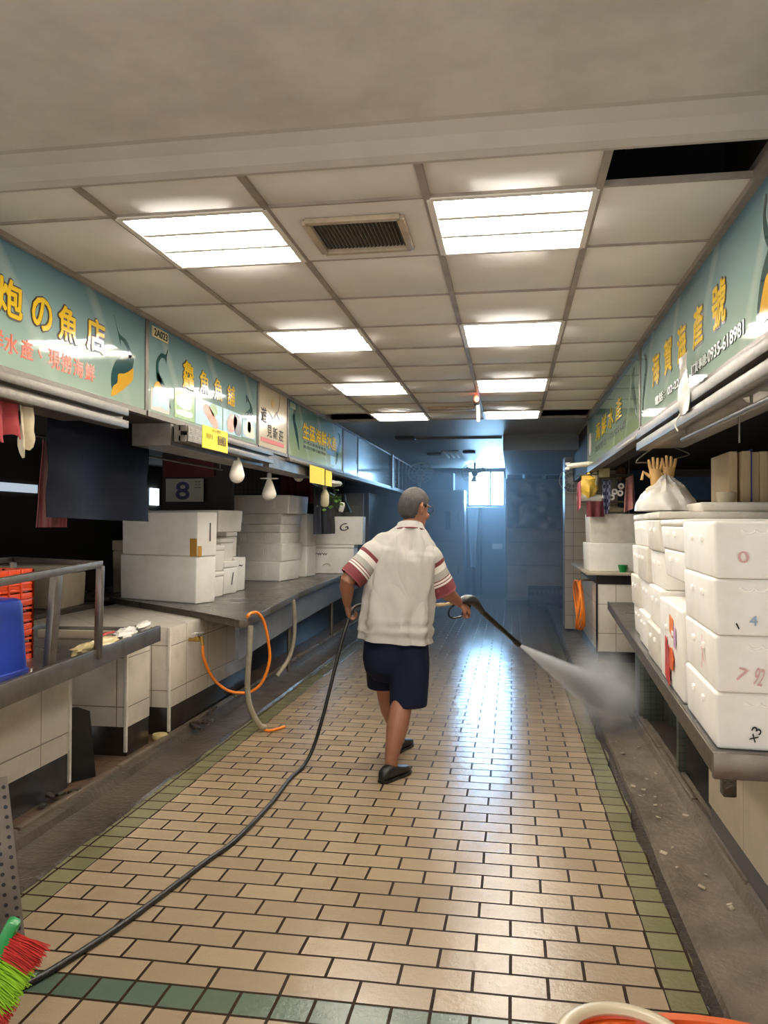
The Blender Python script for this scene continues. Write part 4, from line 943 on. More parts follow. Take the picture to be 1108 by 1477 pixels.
fb('white foam box with a looped scrawl, upper one at the far end', -2.40, 10.86, 0.70, 0.42, 0.39, ZT + 0.403, 0.10, lid=0.0, marks=[('G', 0.08, 0.24, 0.12, 0.10, 'ink_black', 20, 'F')])
# old boxes in the shade behind the navy sheet
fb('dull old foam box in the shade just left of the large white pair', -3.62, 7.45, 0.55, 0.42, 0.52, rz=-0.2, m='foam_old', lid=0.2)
t = thing('stall_shelf', 'low dark back shelf behind the near tray', 'shelf', (-3.9, 5.6, 0))
mb = MB(); mb.bx(-4.6, -3.63, 3.2, 6.60, 0.76, 0.80); part('top', mb, M['steel_dark'], t)
mb = MB(); mb.bx(-4.5, -3.66, 3.3, 6.58, 0, 0.76); part('body', mb, M['wall_dark'], t)
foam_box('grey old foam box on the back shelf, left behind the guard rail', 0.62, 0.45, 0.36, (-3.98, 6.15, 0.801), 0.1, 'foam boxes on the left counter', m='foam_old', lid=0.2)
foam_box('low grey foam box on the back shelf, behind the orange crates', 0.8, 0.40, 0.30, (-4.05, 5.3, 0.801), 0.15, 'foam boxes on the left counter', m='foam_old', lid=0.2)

# --- shutter rails and brackets under the signs
def rail(label, x, ya, yb, z0, z1, sg):
    t = thing('steel_rail', label, 'rail', (x, (ya + yb) / 2, z0))
    zm = (z0 + z1) / 2
    for (a, c) in ((z0, zm - 0.012), (zm + 0.012, z1)):
        mb = MB(); mb.bx(x - 0.025, x + 0.025, ya, yb, a, c, 0.004); part('channel', mb, M['steel'], t)
    mb = MB(); mb.bx(x - sg * 0.05, x - sg * 0.01, ya, yb, z0, z1); part('back_plate', mb, M['steel_dark'], t)
    return t
rail('double steel rail under the nearest left sign', -1.985, 1.5, 3.80, 2.005, 2.11, 1)
rail('double steel rail under the left sign with food pictures', -1.99, 4.53, 6.32, 2.015, 2.118, 1)
rail('double steel rail under the nearest right sign', 0.80, 1.5, 5.16, 1.985, 2.105, -1)
mb = MB(); mb.bx(-2.30, -2.06, 1.5, 3.75, 2.045, 2.125); mb.bx(-2.30, -2.05, 4.5, 6.3, 1.99, 2.125); mb.bx(-2.28, -2.06, 6.5, 8.2, 2.0, 2.125); struct('trim_7', mb, M['steel_dark'])
mb = MB(); mb.bx(0.85, 1.06, 1.5, 5.16, 2.0, 2.125); struct('trim_8', mb, M['steel_dark'])
mb = MB(); mb.bx(-2.10, -2.02, 7.0, 16.9, 2.09, 2.125, 0.004); struct('trim_9', mb, M['steel'])
mb = MB(); mb.bx(0.82, 0.90, 5.2, 8.95, 2.09, 2.125, 0.004); struct('trim_10', mb, M['steel'])
# price boards on the bracket, the yellow notices
def notice(label, y0, y1, z0, z1, x, tilt=0.01, marks=True, m='yellow'):
    t = thing('yellow_notice', label, 'notice', (x, (y0 + y1) / 2, z0), 0, 'yellow paper notices')
    rows = [[V((x + tilt * math.sin(3 * (y - y0) / max(.01, y1 - y0)) * f, y, z1 + (z0 - z1) * f)) for y in [y0 + (y1 - y0) * k / 6 for k in range(7)]] for f in (0, .25, .5, .75, 1)]
    mb = MB(); mb.sheet(rows, 0.002); part('sheet', mb, M[m], t)
    if marks:
        for (s, f0, w, z, h) in marks: 
            mb = MB(); text(mb, s, (x + tilt + 0.002, y0 + (y1 - y0) * f0, z), w, h, uL, uZ, 0, 0.001); part('writing', mb, M['ink_black'], t)
    return t
notice('yellow paper notice with black writing taped under the sign with food pictures', 4.78, 5.235, 2.003, 2.150, -1.962, 0.006, [('公告', 0.5, 0.16, 2.133, 0.018), ('川川', 0.22, 0.11, 2.085, 0.035), ('國', 0.72, 0.14, 2.075, 0.06)])
notice('larger of two yellow slips hanging below the dull green sign', 7.70, 8.33, 1.93, 2.11, -2.015, 0.006, None)
notice('narrow yellow slip beside the larger one below the dull green sign', 8.36, 8.66, 1.93, 2.10, -2.01, 0.006, None)
for k, y in enumerate((4.60, 4.72)):
    pass
t = thing('price_board', 'small price board with white rows beside the yellow notice', 'price board', (-1.96, 4.66, 2.03))
mb = MB(); mb.bx(-1.964, -1.958, 4.55, 4.765, 2.02, 2.115); part('board', mb, M['steel_dark'], t)
mb = MB(); text(mb, '|三三|', (-1.9575, 4.655, 2.09), 0.19, 0.03, uL, uZ); text(mb, '三|三三', (-1.9575, 4.655, 2.043), 0.19, 0.03, uL, uZ); part('white_rows', mb, M['paper'], t)
# --- light bulbs on cords
def bulb(label, x, y, ztop, z, skirt=False, R=0.058, dirn=None):
    t = thing('light_bulb', label, 'light bulb', (x, y, z))
    mb = MB(); mb.cyl((x, y, z + 0.24), (x, y, ztop), 0.004, n=6); part('cord', mb, M['black'], t)
    mb = MB(); mb.lathe([(0.019, 0.19), (0.021, 0.20), (0.021, 0.25), (0.012, 0.262), (0, 0.262)][::-1], (x, y, z))
    if skirt: mb.lathe([(0.0, 0.206), (0.085, 0.204), (0.086, 0.210), (0.0, 0.216)], (x, y, z))
    part('socket', mb, M['white_plastic'], t)
    k = R / 0.058
    mb = MB(); mb.lathe([(0.0, 0.0), (0.022 * k, 0.004), (0.042 * k, 0.018), (0.055 * k, 0.042), (0.058 * k, 0.062), (0.052 * k, 0.09), (0.040 * k, 0.13), (0.028 * k, 0.17), (0.022, 0.196), (0, 0.197)], (x, y, z)); part('glass', mb, M['bulb'], t)
    return t
bulb('white light bulb on a long cord in front of the left stall wall', -2.06, 5.70, 2.15, 1.82)
bulb('white bulb with a flat round collar above the six-box stack', -2.28, 7.20, 2.13, 1.735, True, 0.068)
bulb('small round white bulb beneath the rail, beside the hanging red aprons', -2.42, 8.75, 2.30, 1.995, False, 0.06)
t = thing('light_bulb', 'round white bulb under the right rail at the picture edge', 'light bulb', (0.86, 2.98, 1.97))
mb = MB(); mb.lathe([(0.0, 0.0), (0.03, 0.006), (0.046, 0.022), (0.052, 0.045), (0.045, 0.072), (0.032, 0.088), (0.0, 0.09)], (0.88, 3.05, 1.965)); part('glass', mb, M['bulb'], t)
mb = MB(); mb.lathe([(0.0, 0.084), (0.030, 0.084), (0.033, 0.14), (0.0, 0.14)], (0.88, 3.05, 1.965)); part('socket', mb, M['grey_hose'], t)

# --- hanging sheets, rags and goods of the left stalls
def hang(name, label, cat, m, pts_top, drop, folds=3, amp=0.03, t=0.004, rows=9, cols=16, taper=0.0, jag=0.0, seed=0.0, group=None):
    a, b = V(pts_top[0]), V(pts_top[1]); d = (b - a).normalized(); nrm = d.cross(V((0, 0, 1)))
    R = []
    for i in range(rows):
        f = i / (rows - 1); r = []
        for j in range(cols):
            s = j / (cols - 1); c = 0.5 + (s - 0.5) * (1 - taper * f)
            p = a.lerp(b, c) + V((0, 0, -drop * f * (1 + jag * mnoise.noise((s * 3 + seed, 0, 0)))))
            p += nrm * (amp * math.sin(s * folds * 2 * math.pi + seed) * (0.3 + f) + 0.4 * amp * mnoise.noise((s * 4, f * 3, seed)))
            r.append(p)
        R.append(r)
    mb = MB(); mb.sheet(R, t); return single(name, mb, M[m] if isinstance(m, str) else m, label, cat, group=group)
mb = MB()
cols = 24; R = []
for i in range(14):
    f = i / 13
    R.append([V((-2.42 + 0.03 * math.sin(s * 9) * f + 0.02 * mnoise.noise((s * 3, f * 4, 1)), 3.80 + 1.15 * s, 2.26 - (0.715 + 0.02 * s) * f)) for s in [j / (cols - 1) for j in range(cols)]])
mb.sheet(R, 0.004); single('tarpaulin', mb, M['navy_sheet'], 'dark navy sheet hanging over the near left stall', 'sheet')
hang('hanging_rag', 'red rag hanging at the left edge from the near steel rail', 'rag', 'red_cloth', ((-2.03, 2.74, 2.04), (-2.03, 2.96, 2.04)), 0.18, 2, 0.02, jag=0.3, seed=2)
hang('hanging_rag', 'cream rag hanging beside the red one from the near steel rail', 'rag', 'cream_cloth', ((-2.02, 2.965, 2.045), (-2.02, 3.07, 2.04)), 0.205, 1.5, 0.02, jag=-0.5, seed=1)
hang('hanging_towel', 'red and white striped towel hanging left of the navy sheet', 'towel', (lambda: (mat('striped_towel', '#7d3034', 0.85, 0, '#a5867c', 0.9, 3, streak=(12, 12, 0.5))))(), ((-2.62, 4.08, 1.99), (-2.62, 4.30, 1.99)), 0.50, 2, 0.02, taper=-0.3, seed=4)
mb = MB(); mb.cyl((-2.60, 3.0, 2.0), (-2.60, 6.8, 2.0), 0.008)
for y in (3.0, 4.9, 6.75): mb.cyl((-2.60, y, 2.0), (-2.60, y, 2.31), 0.006)
single('clothes_rail', mb, M['steel_dark'], 'thin dark rail behind the navy sheet carrying the striped towel', 'rail')
# back wall goods
t = thing('calendar', 'wall calendar sheet with a large dark number 8', 'calendar', (-3.5, 8.05, 1.75))
mb = MB(); mb.box((-3.50, 8.05, 1.87), (0.43, 0.012, 0.25), (0, 0, -0.0), 0.002); mb.cyl((-3.5, 8.05, 1.98), (-3.5, 8.2, 1.99), 0.004); part('sheet', mb, mat('calendar_paper', '#a09a90', 0.7), t)
Rz = Matrix.Rotation(0.0, 3, 'Z'); ux = Rz @ V((1, 0, 0))
mb = MB(); text(mb, '8', V((-3.52, 8.05, 1.865)) + Rz @ V((0, -0.0065, 0)), 0.15, 0.185, ux, (0, 0, 1), 0.03); part('number', mb, mat('navy_print', '#2d3158', 0.6), t)
mb = MB(); text(mb, '三三', V((-3.35, 8.05, 1.93)) + Rz @ V((0, -0.0065, 0)), 0.07, 0.07, ux, (0, 0, 1)); part('small_print', mb, M['ink_black'], t)
t = thing('stall_partition', 'dark brown partition wall behind the calendar', 'partition', (-3.5, 8.3, 0))
mb = MB(); mb.box((-3.42, 8.22, 1.56), (0.86, 0.05, 1.475), (0, 0, -0.12)); part('panel', mb, M['wall_dark'], t)
mb = MB(); mb.box((-3.50, 8.17, 2.12), (0.62, 0.03, 0.20), (0, 0, -0.12), 0.004); part('red_strip', mb, M['maroon'], t)
t = thing('mesh_board', 'grey tiled mesh board behind the long-cord bulb', 'board', (-3.8, 10.25, 0.83))
mb = MB(); mb.box((-3.80, 10.25, 1.70), (1.15, 0.04, 1.19), (0, 0, 0)); part('board', mb, tiles('mesh_board_tile', '#5d564b', '#37322b', 0.06, 0.06, 'BOTH', 0.4), t)
mb = MB(); mb.bx(-4.0, -3.7, 10.27, 10.30, 2.14, 2.299); mb.bar((-3.8, 10.28, 1.2), (-3.8, 10.28, 0.83), 0.04); part('bracket', mb, M['steel_dark'], t)
for k in range(4):
    hang('hanging_apron', 'maroon apron, %s of four hanging behind the round bulb' % ['first', 'second', 'third', 'last'][k], 'apron', 'maroon', ((-3.14 + 0.10 * k, 10.42 + 0.06 * k, 2.19), (-3.03 + 0.10 * k, 10.44 + 0.06 * k, 2.19)), 0.40, 1, 0.03, seed=k, group='maroon aprons')
mb = MB(); mb.cyl((-3.25, 10.38, 2.19), (-2.6, 10.7, 2.19), 0.01)
for p in ((-3.25, 10.38), (-2.6, 10.7)): mb.cyl((*p, 2.19), (*p, 2.305), 0.008)
single('clothes_rail', mb, M['steel_dark'], 'short rail carrying the maroon aprons', 'rail')
t = thing('spray_bottle', 'pale spray bottle hanging by its trigger below the yellow slips', 'bottle', (-2.17, 8.75, 1.70))
Rb = Euler((0.35, 0.1, 0)).to_matrix()
mb = MB(); mb.lathe([(0, 0), (0.04, 0.0), (0.048, 0.02), (0.046, 0.13), (0.028, 0.17), (0.016, 0.20), (0, 0.20)], (-2.10, 8.70, 1.72), M=Rb); part('bottle', mb, mat('pale_bottle', '#cfc3a0', 0.35), t)
mb = MB(); c = V((-2.10, 8.70, 1.72)) + Rb @ V((0, 0, 0.22)); mb.box(c, (0.035, 0.09, 0.04), Rb, 0.008); mb.bar(c + V((0, 0.03, -0.01)), c + V((0, 0.05, -0.06)), 0.012); mb.cyl(c, c + V((0, 0, 0.20)), 0.003, n=6); part('trigger_head', mb, M['foam_old'], t)
t = thing('vegetable_bag', 'bunch of green leaves hanging in a bag below the yellow slips', 'bag', (-2.15, 9.2, 1.72))
mb = MB(); rr = random.Random(11)
for k in range(46):
    p = V((-2.15 + rr.uniform(-.09, .09), 9.25 + rr.uniform(-.22, .22), 1.84 + rr.uniform(-.16, .14))); a = rr.uniform(0, 6.3)
    d = V((math.cos(a) * 0.05, math.sin(a) * 0.09, rr.uniform(-.06, .03))); s = V((-d.y, d.x, 0.0)) * 0.35
    mb.prism([p, p + d * 0.5 + s, p + d, p + d * 0.5 - s], (0, 0, 0.003))
part('leaves', mb, M['leaf'], t)
mb = MB(); lump(mb, (-2.15, 9.25, 2.0), 0.11, 0.26, 0.035, 2.0, 0.3); mb.cyl((-2.15, 9.25, 2.0), (-2.15, 9.25, 2.13), 0.008, n=6); part('white_top', mb, M['white_plastic'], t)
mb = MB(); mb.box((-2.08, 9.50, 1.72), (0.06, 0.08, 0.10), (0.5, 0.2, 0.4), 0.006); part('price_tag', mb, M['paper'], t)
for k, (y, m, l) in enumerate(((9.35, 'dark_cloth', 'dark blue work trousers hanging under the green leaves'), (9.75, 'dark_cloth', 'dark jacket hanging just beyond the green leaves'), (10.05, 'wall_dark', 'brown jacket hanging beyond the dark clothes on the left'))):
    hang('hanging_garment', l, 'clothes', m, ((-2.40, y, 2.0 - 0.06 * k), (-2.36, y + 0.26, 2.0 - 0.06 * k)), 0.62 - 0.06 * k, 2, 0.03, seed=k * 2)
mb = MB(); mb.cyl((-2.38, 9.2, 2.0), (-2.38, 10.4, 1.9), 0.009)
for p in ((9.2, 2.0), (10.4, 1.9)): mb.cyl((-2.38, p[0], p[1]), (-2.38, p[0], 2.31), 0.007)
single('clothes_rail', mb, M['steel_dark'], 'sloping rail carrying the dark clothes on the left', 'rail')
t = thing('notice_board', 'grey board with paper sheets behind a black hanging lamp on the left', 'board', (-2.9, 12.3, 1.2))
mb = MB(); mb.box((-2.72, 12.35, 1.62), (0.75, 0.05, 0.75), (0, 0, 0.1), 0.004); mb.bx(-2.78, -2.66, 12.36, 12.42, 0.82, 1.3); part('board', mb, mat('grey_board', '#77726a', 0.6, 0, '#5a564f', 0.5, 5), t)
mb = MB(); mb.box((-2.80, 12.31, 1.70), (0.2, 0.006, 0.28), (0, 0, 0.1)); mb.box((-2.52, 12.33, 1.66), (0.2, 0.006, 0.3), (0, 0, 0.1)); part('paper', mb, mat('dull_paper', '#8f897d', 0.7), t)
t = thing('pendant_lamp', 'black cone lamp hanging in front of the grey board on the left', 'lamp', (-2.35, 10.9, 1.70))
mb = MB(); mb.lathe([(0.0, 0.14), (0.10, 0.0), (0.105, 0.0), (0.03, 0.16), (0.02, 0.24), (0.0, 0.24)][::-1], (-2.35, 10.9, 1.68)); part('shade', mb, M['black'], t)
mb = MB(); mb.cyl((-2.35, 10.9, 1.90), (-2.35, 10.9, 2.31), 0.004, n=6); part('cord', mb, M['black'], t)
# lit far openings seen through the stall
for (y0, y1, z0, z1, l) in ((6.30, 6.95, 1.80, 1.885, 'x'), (9.55, 9.80, 1.74, 1.97, 'y')):
    mb = MB(); mb.bx(-4.895, -4.88, y0 + 0.55, y1 + 0.55, z0 + 0.02, z1 + 0.02)
    w = struct('window_%d' % (2 if l == 'x' else 3), mb, emit('daylight_slit_' + l, (0.7, 0.85, 1.0), 0.35 if l == 'x' else 4.0))

# ================================================================== RIGHT-HAND STALLS
def ex_(y): return 0.675 + 0.0512 * (y - 2.82)
t = thing('steel_counter', 'steel counter on the right carrying the stacked white foam boxes', 'counter', (1.4, 5.0, 0))
mb = MB(); mb.prism([V((ex_(2.82), 2.82, 0.715)), V((ex_(8.08), 8.08, 0.715)), V((2.3, 8.08, 0.715)), V((2.3, 2.82, 0.715))], (0, 0, 0.033)); part('top', mb, M['steel_top'], t)
mb = MB(); mb.bar((ex_(2.82), 2.82, 0.715), (ex_(8.08), 8.08, 0.715), 0.012, 0.075, 0.003); part('front_edge', mb, M['steel'], t)
mb = MB(); mb.bar((0.67, 2.815, 0.708), (2.3, 2.815, 0.708), 0.03, 0.088, 0.004); part('end_edge', mb, M['steel_dark'], t)
mb = MB(); mb.box((0.735, 2.87, 0.645), (0.045, 0.05, 0.11), bev=0.006); part('bracket_stub', mb, M['muck'], t)
mb = MB(); mb.bx(1.18, 1.26, 6.2, 6.32, 0, 0.715); mb.bx(1.9, 1.98, 6.2, 6.3, 0, 0.715); part('leg', mb, M['mosaic_post'], t)
t = thing('tiled_counter_base', 'beige tiled base with black plinth, under the near right counter', 'counter base', (1.5, 3.0, 0))
mb = MB(); mb.bx(0.965, 2.3, 0.5, 4.13, 0.14, 0.714, 0.004); part('tiled_body', mb, M['tile_beige'], t)
mb = MB(); mb.bx(0.975, 2.3, 0.5, 4.12, 0, 0.141); part('black_plinth', mb, M['black_base'], t)
mb = MB(); mb.bx(1.0, 1.045, 5.02, 5.08, 0.0, 0.714, 0.004); single('mosaic_post', mb, M['mosaic_post'], 'thin greenish mosaic post under the right counter', 'post')
mb = MB(); mb.bx(0.98, 1.16, 6.35, 6.60, 0.0, 0.714, 0.004); single('mosaic_pier', mb, M['mosaic_post'], 'broad green mosaic pier under the right counter, by the spray', 'pier')
mb = MB(); mb.bx(1.45, 1.6, 4.13, 8.0, 0.0, 0.714); single('mosaic_wall', mb, M['mosaic'], 'dark green mosaic panel in the shade under the right counter', 'panel')

ZR = 0.7485
def rb(label, y0, d, h, z, w=0.55, dx=0.0, m='foam', rz=-0.05, grp='foam boxes stacked on the right counter', **k):
    yc = y0 + d / 2; x = ex_(yc) + 0.012 + dx + w / 2
    return foam_box(label, w, d, h, (x, yc, z), rz, grp, m=m, lugs=k.pop('lugs', True), **k)
hb = 0.1945
rb('bottom foam box of the nearest right stack, marked x3 in black', 2.845, 0.62, hb, ZR, dx=0.0, grip=(-0.13, 0.12), lid=0.0, marks=[('x3', -0.15, 0.06, 0.05, 0.032, 'ink_black', 60, 'F'), ('•', -0.02, 0.03, 0.015, 0.015, 'ink_black', 0, 'F')])
rb('third foam box from the top in the nearest right stack, with red scrawl', 2.84, 0.63, hb, ZR + hb + 0.001, dx=0.0, grip=(-0.125, 0.12), lid=0.0, marks=[('7', -0.19, 0.065, 0.03, 0.045, 'ink_red', -20, 'F'), ('92', -0.135, 0.06, 0.03, 0.06, 'ink_red', -15, 'F'), ('8', -0.03, 0.09, 0.04, 0.05, 'ink_red', 30, 'F'), ('メ', -0.1, 0.11, 0.05, 0.12, 'ink_red', 20, 'S')])
rb('second foam box from the top in the nearest right stack, marked 4 in blue', 2.835, 0.64, hb, ZR + 2 * (hb + 0.001), dx=-0.004, grip=(-0.145, 0.12), lid=0.0, marks=[('4', -0.15, 0.055, 0.026, 0.034, 'ink_blue', 0, 'F'), ('、', -0.20, 0.035, 0.012, 0.024, 'ink_black', 0, 'F')])
rb('top foam box of the nearest right stack, with faint red circles', 2.83, 0.66, 0.198, ZR + 3 * (hb + 0.001), dx=-0.006, grip=(-0.14, 0.12), lid=0.0, marks=[('0', -0.18, 0.075, 0.034, 0.04, 'ink_red', 10, 'F'), ('8', -0.055, 0.08, 0.035, 0.05, 'ink_red', 20, 'F')])
rb('tall foam box with orange stickers and red tape in the second right stack', 3.53, 0.72, 0.40, ZR, dx=-0.004, w=0.62, m='foam', lid=0.0)
o = [c for c in COL.objects if c.name.startswith('foam_box') and c.type == 'EMPTY'][-1]
X_ = -0.62 / 2 - 0.0045
mb = MB(); mb.prism([V((X_, -0.02, 0.27)), V((X_, -0.12, 0.25)), V((X_, -0.12, 0.335)), V((X_, -0.02, 0.35))], (0.003, 0, 0)); part('orange_sticker', mb, mat('orange_sticker', '#e8824a', 0.5), o, True)
mb = MB(); mb.prism([V((X_, -0.15, 0.22)), V((X_, -0.2, 0.21)), V((X_, -0.2, 0.30)), V((X_, -0.15, 0.31))], (0.003, 0, 0)); part('pink_sticker', mb, mat('pink_sticker', '#c9a3c0', 0.5), o, True)
mb = MB(); mb.prism([V((X_, 0.12, 0.04)), V((X_, -0.02, 0.01)), V((X_, -0.02, 0.19)), V((X_, 0.015, 0.20)), V((X_, 0.03, 0.09)), V((X_, 0.06, 0.10)), V((X_, 0.07, 0.22)), V((X_, 0.12, 0.23))], (0.003, 0, 0)); part('red_tape', mb, M['red'], o, True)
mb = MB(); mb.prism([V((X_, -0.03, 0.10)), V((X_, -0.12, 0.10)), V((X_, -0.14, 0.15)), V((X_, -0.08, 0.20)), V((X_, -0.03, 0.19))], (0.003, 0, 0)); part('orange_tape', mb, M['orange'], o, True)
rb('foam box above the one with orange stickers, set back in the second right stack', 3.55, 0.55, 0.11, ZR + 0.402, dx=0.10, w=0.5, lid=0.0)
rb('upper foam box of the second right stack, left of the nearest stack', 3.52, 0.66, 0.135, ZR + 0.513, dx=0.01, w=0.6, lid=0.0)
rb('wide topmost foam box of the second right stack', 3.52, 0.70, 0.145, ZR + 0.650, dx=0.0, w=0.7, lid=0.22)
st = [('third', 4.30, 0.56, 0.0), ('fourth', 4.90, 0.52, 0.0), ('fifth', 5.46, 0.50, 0.01)]
nm4 = ('lowest', 'second', 'third', 'topmost')
for s, (nm, y0, d, dx) in enumerate(st):
    z = ZR
    for k in range(4):
        h = (0.205, 0.215, 0.20, 0.215)[(k + s) % 4]
        rb('%s foam box in the %s stack from the camera on the right counter' % (nm4[k], nm), y0 + 0.01 * ((k * 7 + s) % 3), d - 0.01 * (k % 2), h, z, dx=dx + 0.012 * ((k + s) % 3), w=0.6, lid=0.2 if k == 3 else 0.0, m='foam' if (k + s) % 3 else 'foam_grey'); z += h + 0.0015
foam_box('flat foam lid board lying on top of the right-hand stacks', 0.95, 0.8, 0.05, (1.50, 4.85, 1.592), -0.05, 'foam boxes stacked on the right counter', m='foam_grey', lid=0)
for k in range(3):
    foam_box('%s foam box in the back row of the right counter' % ('lowest', 'middle', 'topmost')[k], 0.6, 0.9, 0.278, (1.75, 4.75, ZR + 0.28 * k), -0.05, 'foam boxes stacked on the right counter', m='foam_grey', lid=0.0)

# things on and above the right-hand stacks
t = thing('plastic_bag', 'large clear plastic bag heaped on the right-hand foam boxes', 'bag', (0.97, 5.2, 1.60))
mb = MB(); bm = bmesh.new(); bmesh.ops.create_uvsphere(bm, u_segments=40, v_segments=26, radius=1.0)
for v in bm.verts:
    p = v.co.copy(); a = math.atan2(p.y, p.x); k = 1 + 0.10 * mnoise.noise(p * 2.0) + 0.07 * math.sin(a * 9 + 3 * mnoise.noise(p * 2)) * max(0, p.z) + 0.05 * mnoise.noise(p * 6)
    z = max(0.0, p.z); v.co = V((0.965 + 0.185 * p.x * k * (1 - 0.55 * z ** 2), 5.2 + 0.30 * p.y * k * (1 - 0.55 * z ** 2), 1.606 + 0.215 * z * k))
mb.bm(bm); part('bag', mb, M['film'], t)
mb = MB(); lump(mb, (0.965, 5.22, 1.70), 0.13, 0.2, 0.09, 6.0, 0.3); part('foam_nets', mb, mat('foam_net', '#c9bda8', 0.8, 0, '#9a907e', 0.5, 20, 60, 0.5), t)
t = thing('wire_hanger', 'wire clothes hanger above the clear plastic bag', 'hanger', (0.945, 5.25, 1.90))
hx, hy, hz = 0.945, 5.25, 1.945
mb = MB(); mb.tube(spline([(hx - 0.16, hy - 0.02, hz - 0.03), (hx - 0.14, hy - 0.02, hz + 0.0), (hx - 0.02, hy, hz + 0.085), (hx + 0.03, hy, hz + 0.085), (hx + 0.16, hy + 0.02, hz + 0.035), (hx + 0.17, hy + 0.02, hz + 0.02)], 5), 0.004, 6)
mb.tube([(hx + 0.17, hy + 0.02, hz + 0.02), (hx + 0.02, hy, hz - 0.025), (hx - 0.16, hy - 0.02, hz - 0.03)], 0.004, 6); part('wire', mb, M['steel'], t)
mb = MB(); mb.tube(spline([(hx, hy, hz + 0.085), (hx, hy, hz + 0.14), (hx + 0.02, hy, hz + 0.165), (hx, hy, hz + 0.18)], 5), 0.004, 6); mb.cyl((hx, hy, hz + 0.17), (hx, hy, 2.30), 0.004, n=6); part('hook', mb, M['steel'], t)
def glove(label, c, s, lean):
    mb = MB(); x, y, z = c
    mb.tube([(x, y, z + 0.24), (x + lean * 0.3, y, z + 0.14), (x + lean * 0.6, y, z + 0.05)], [0.024, 0.030, 0.040], 12, flat=0.5)
    for k, (dx, L) in enumerate(((-0.032, 0.07), (-0.011, 0.085), (0.011, 0.08), (0.032, 0.065))): mb.tube([(x + lean * 0.6 + dx * 0.8, y, z + 0.06), (x + lean * 0.6 + dx * 1.1, y, z + 0.03), (x + lean * 0.6 + dx * 1.3, y, z + 0.06 - L)], [0.012, 0.011, 0.008], 8)
    mb.tube([(x + lean * 0.5 - 0.03, y, z + 0.10), (x - 0.075, y, z + 0.07), (x - 0.085, y, z + 0.12)], [0.013, 0.012, 0.009], 8)
    for q in mb.v: q.z = 2 * (c[2] + 0.10) - q.z
    return single('rubber_glove', mb, M['tan_glove'], label, 'glove', group='tan rubber gloves')
glove('tan rubber glove hanging on the wire hanger, left of the pair', (0.905, 5.235, 1.725), 1, 0.0)
glove('tan rubber glove hanging on the wire hanger, right of the pair', (0.975, 5.235, 1.735), 1, 0.02)
t = thing('cardboard_bundle', 'tied bundle of upright cardboard sheets behind the right-hand boxes', 'cardboard', (1.5, 5.15, 1.645))
mb = MB(); rr = random.Random(2)
for k in range(9):
    mb.box((1.30 + 0.055 * k, 5.15 + rr.uniform(-.02, .02), 1.645 + 0.155), (0.046, 0.48, 0.31 + rr.uniform(-.015, .0)), (0, 0, rr.uniform(-.03, .03)), 0.003)
part('sheets', mb, M['card'], t)
mb = MB(); mb.bar((1.385, 4.888, 1.65), (1.385, 4.888, 1.96), 0.012, 0.004); mb.bar((1.385, 5.412, 1.65), (1.385, 5.412, 1.96), 0.012, 0.004); mb.bx(1.379, 1.391, 4.886, 5.414, 1.957, 1.962); part('blue_strap', mb, M['blue'], t)
mb = MB(); mb.lathe([(0, 0), (0.045, 0), (0.055, 0.06), (0.058, 0.062), (0, 0.062)], (1.22, 4.80, 1.646)); single('cream_tub', mb, M['cream_cloth'], 'small cream tub at the foot of the cardboard bundle', 'tub')
t = thing('banner', 'blue picture banner on the dark wall behind the right stall', 'banner', (1.95, 7.9, 0.75))
mb = MB(); mb.box((1.95, 7.9, 1.87), (0.9, 0.02, 0.22), (0, 0, 0.0)); part('print', mb, mat('blue_banner_print', '#2c4a68', 0.5, 0, '#16202c', 0.8, 5), t)
mb = MB(); mb.bx(1.45, 2.6, 7.915, 7.95, 0.75, 2.05); part('backing', mb, M['wall_dark'], t)
mb = MB(); mb.bx(1.40, 2.3, 6.6, 7.85, 0.749, 1.48); single('dark_cabinet', mb, M['wall_dark'], 'dark cabinet in the shade behind the right-hand foam boxes', 'cabinet')
rr = random.Random(21); mb = MB()
for k in range(26):
    y = rr.uniform(3.2, 6.2); x = 0.70 + rr.uniform(0.0, 0.22); s_ = rr.uniform(0.006, 0.02)
    mb.box((x, y, -0.032 + rr.uniform(0, .004)), (s_, s_ * rr.uniform(.6, 1.8), 0.006), (rr.uniform(-.4, .4), rr.uniform(-.4, .4), rr.uniform(0, 3)), 0.002)
single('scraps', mb, M['foam_old'], 'small pale scraps scattered along the right gutter', 'scraps', kind='stuff')
# paper strip taped to the rail
t = thing('paper_strip', 'long crumpled paper strip taped over the right sign and rail', 'paper', (0.76, 3.7, 2.0))
R = []
for i in range(12):
    f = i / 11; R.append([V((0.766 + 0.006 * math.sin(7 * f + s * 3), 3.83 - 0.02 * f - (0.185 + 0.015 * f) * s, 2.292 - (0.27) * f)) for s in (0, .25, .5, .75, 1)])
mb = MB(); mb.sheet(R, 0.002); part('sheet', mb, mat('glossy_paper', '#b9b0a4', 0.2, 0, '#8f867a', 0.4, 8, 12, 0.4, 0.01), t)
mb = MB(); mb.tube(spline([(0.765, 3.80, 2.03), (0.755, 3.85, 1.99), (0.76, 3.82, 1.955)], 5), 0.004, 6); part('string', mb, M['paper'], t)
mb = MB(); mb.cyl((0.93, 3.45, 1.98), (0.93, 3.45, 1.86), 0.004, n=6); mb.cyl((0.93, 3.45, 2.02), (0.93, 3.45, 1.97), 0.008, n=6); single('hook', mb, M['steel_dark'], 'thin dark hook hanging under the right rail', 'hook')
mb = MB(); mb.cyl((0.84, 1.8, 1.93), (0.84, 4.1, 1.945), 0.012)
for y in (1.9, 3.0, 4.05): mb.cyl((0.85, y, 1.94), (0.85, y, 2.02), 0.006, n=6)
single('hanging_pipe', mb, M['steel'], 'thin pipe running just below the right rail', 'pipe')

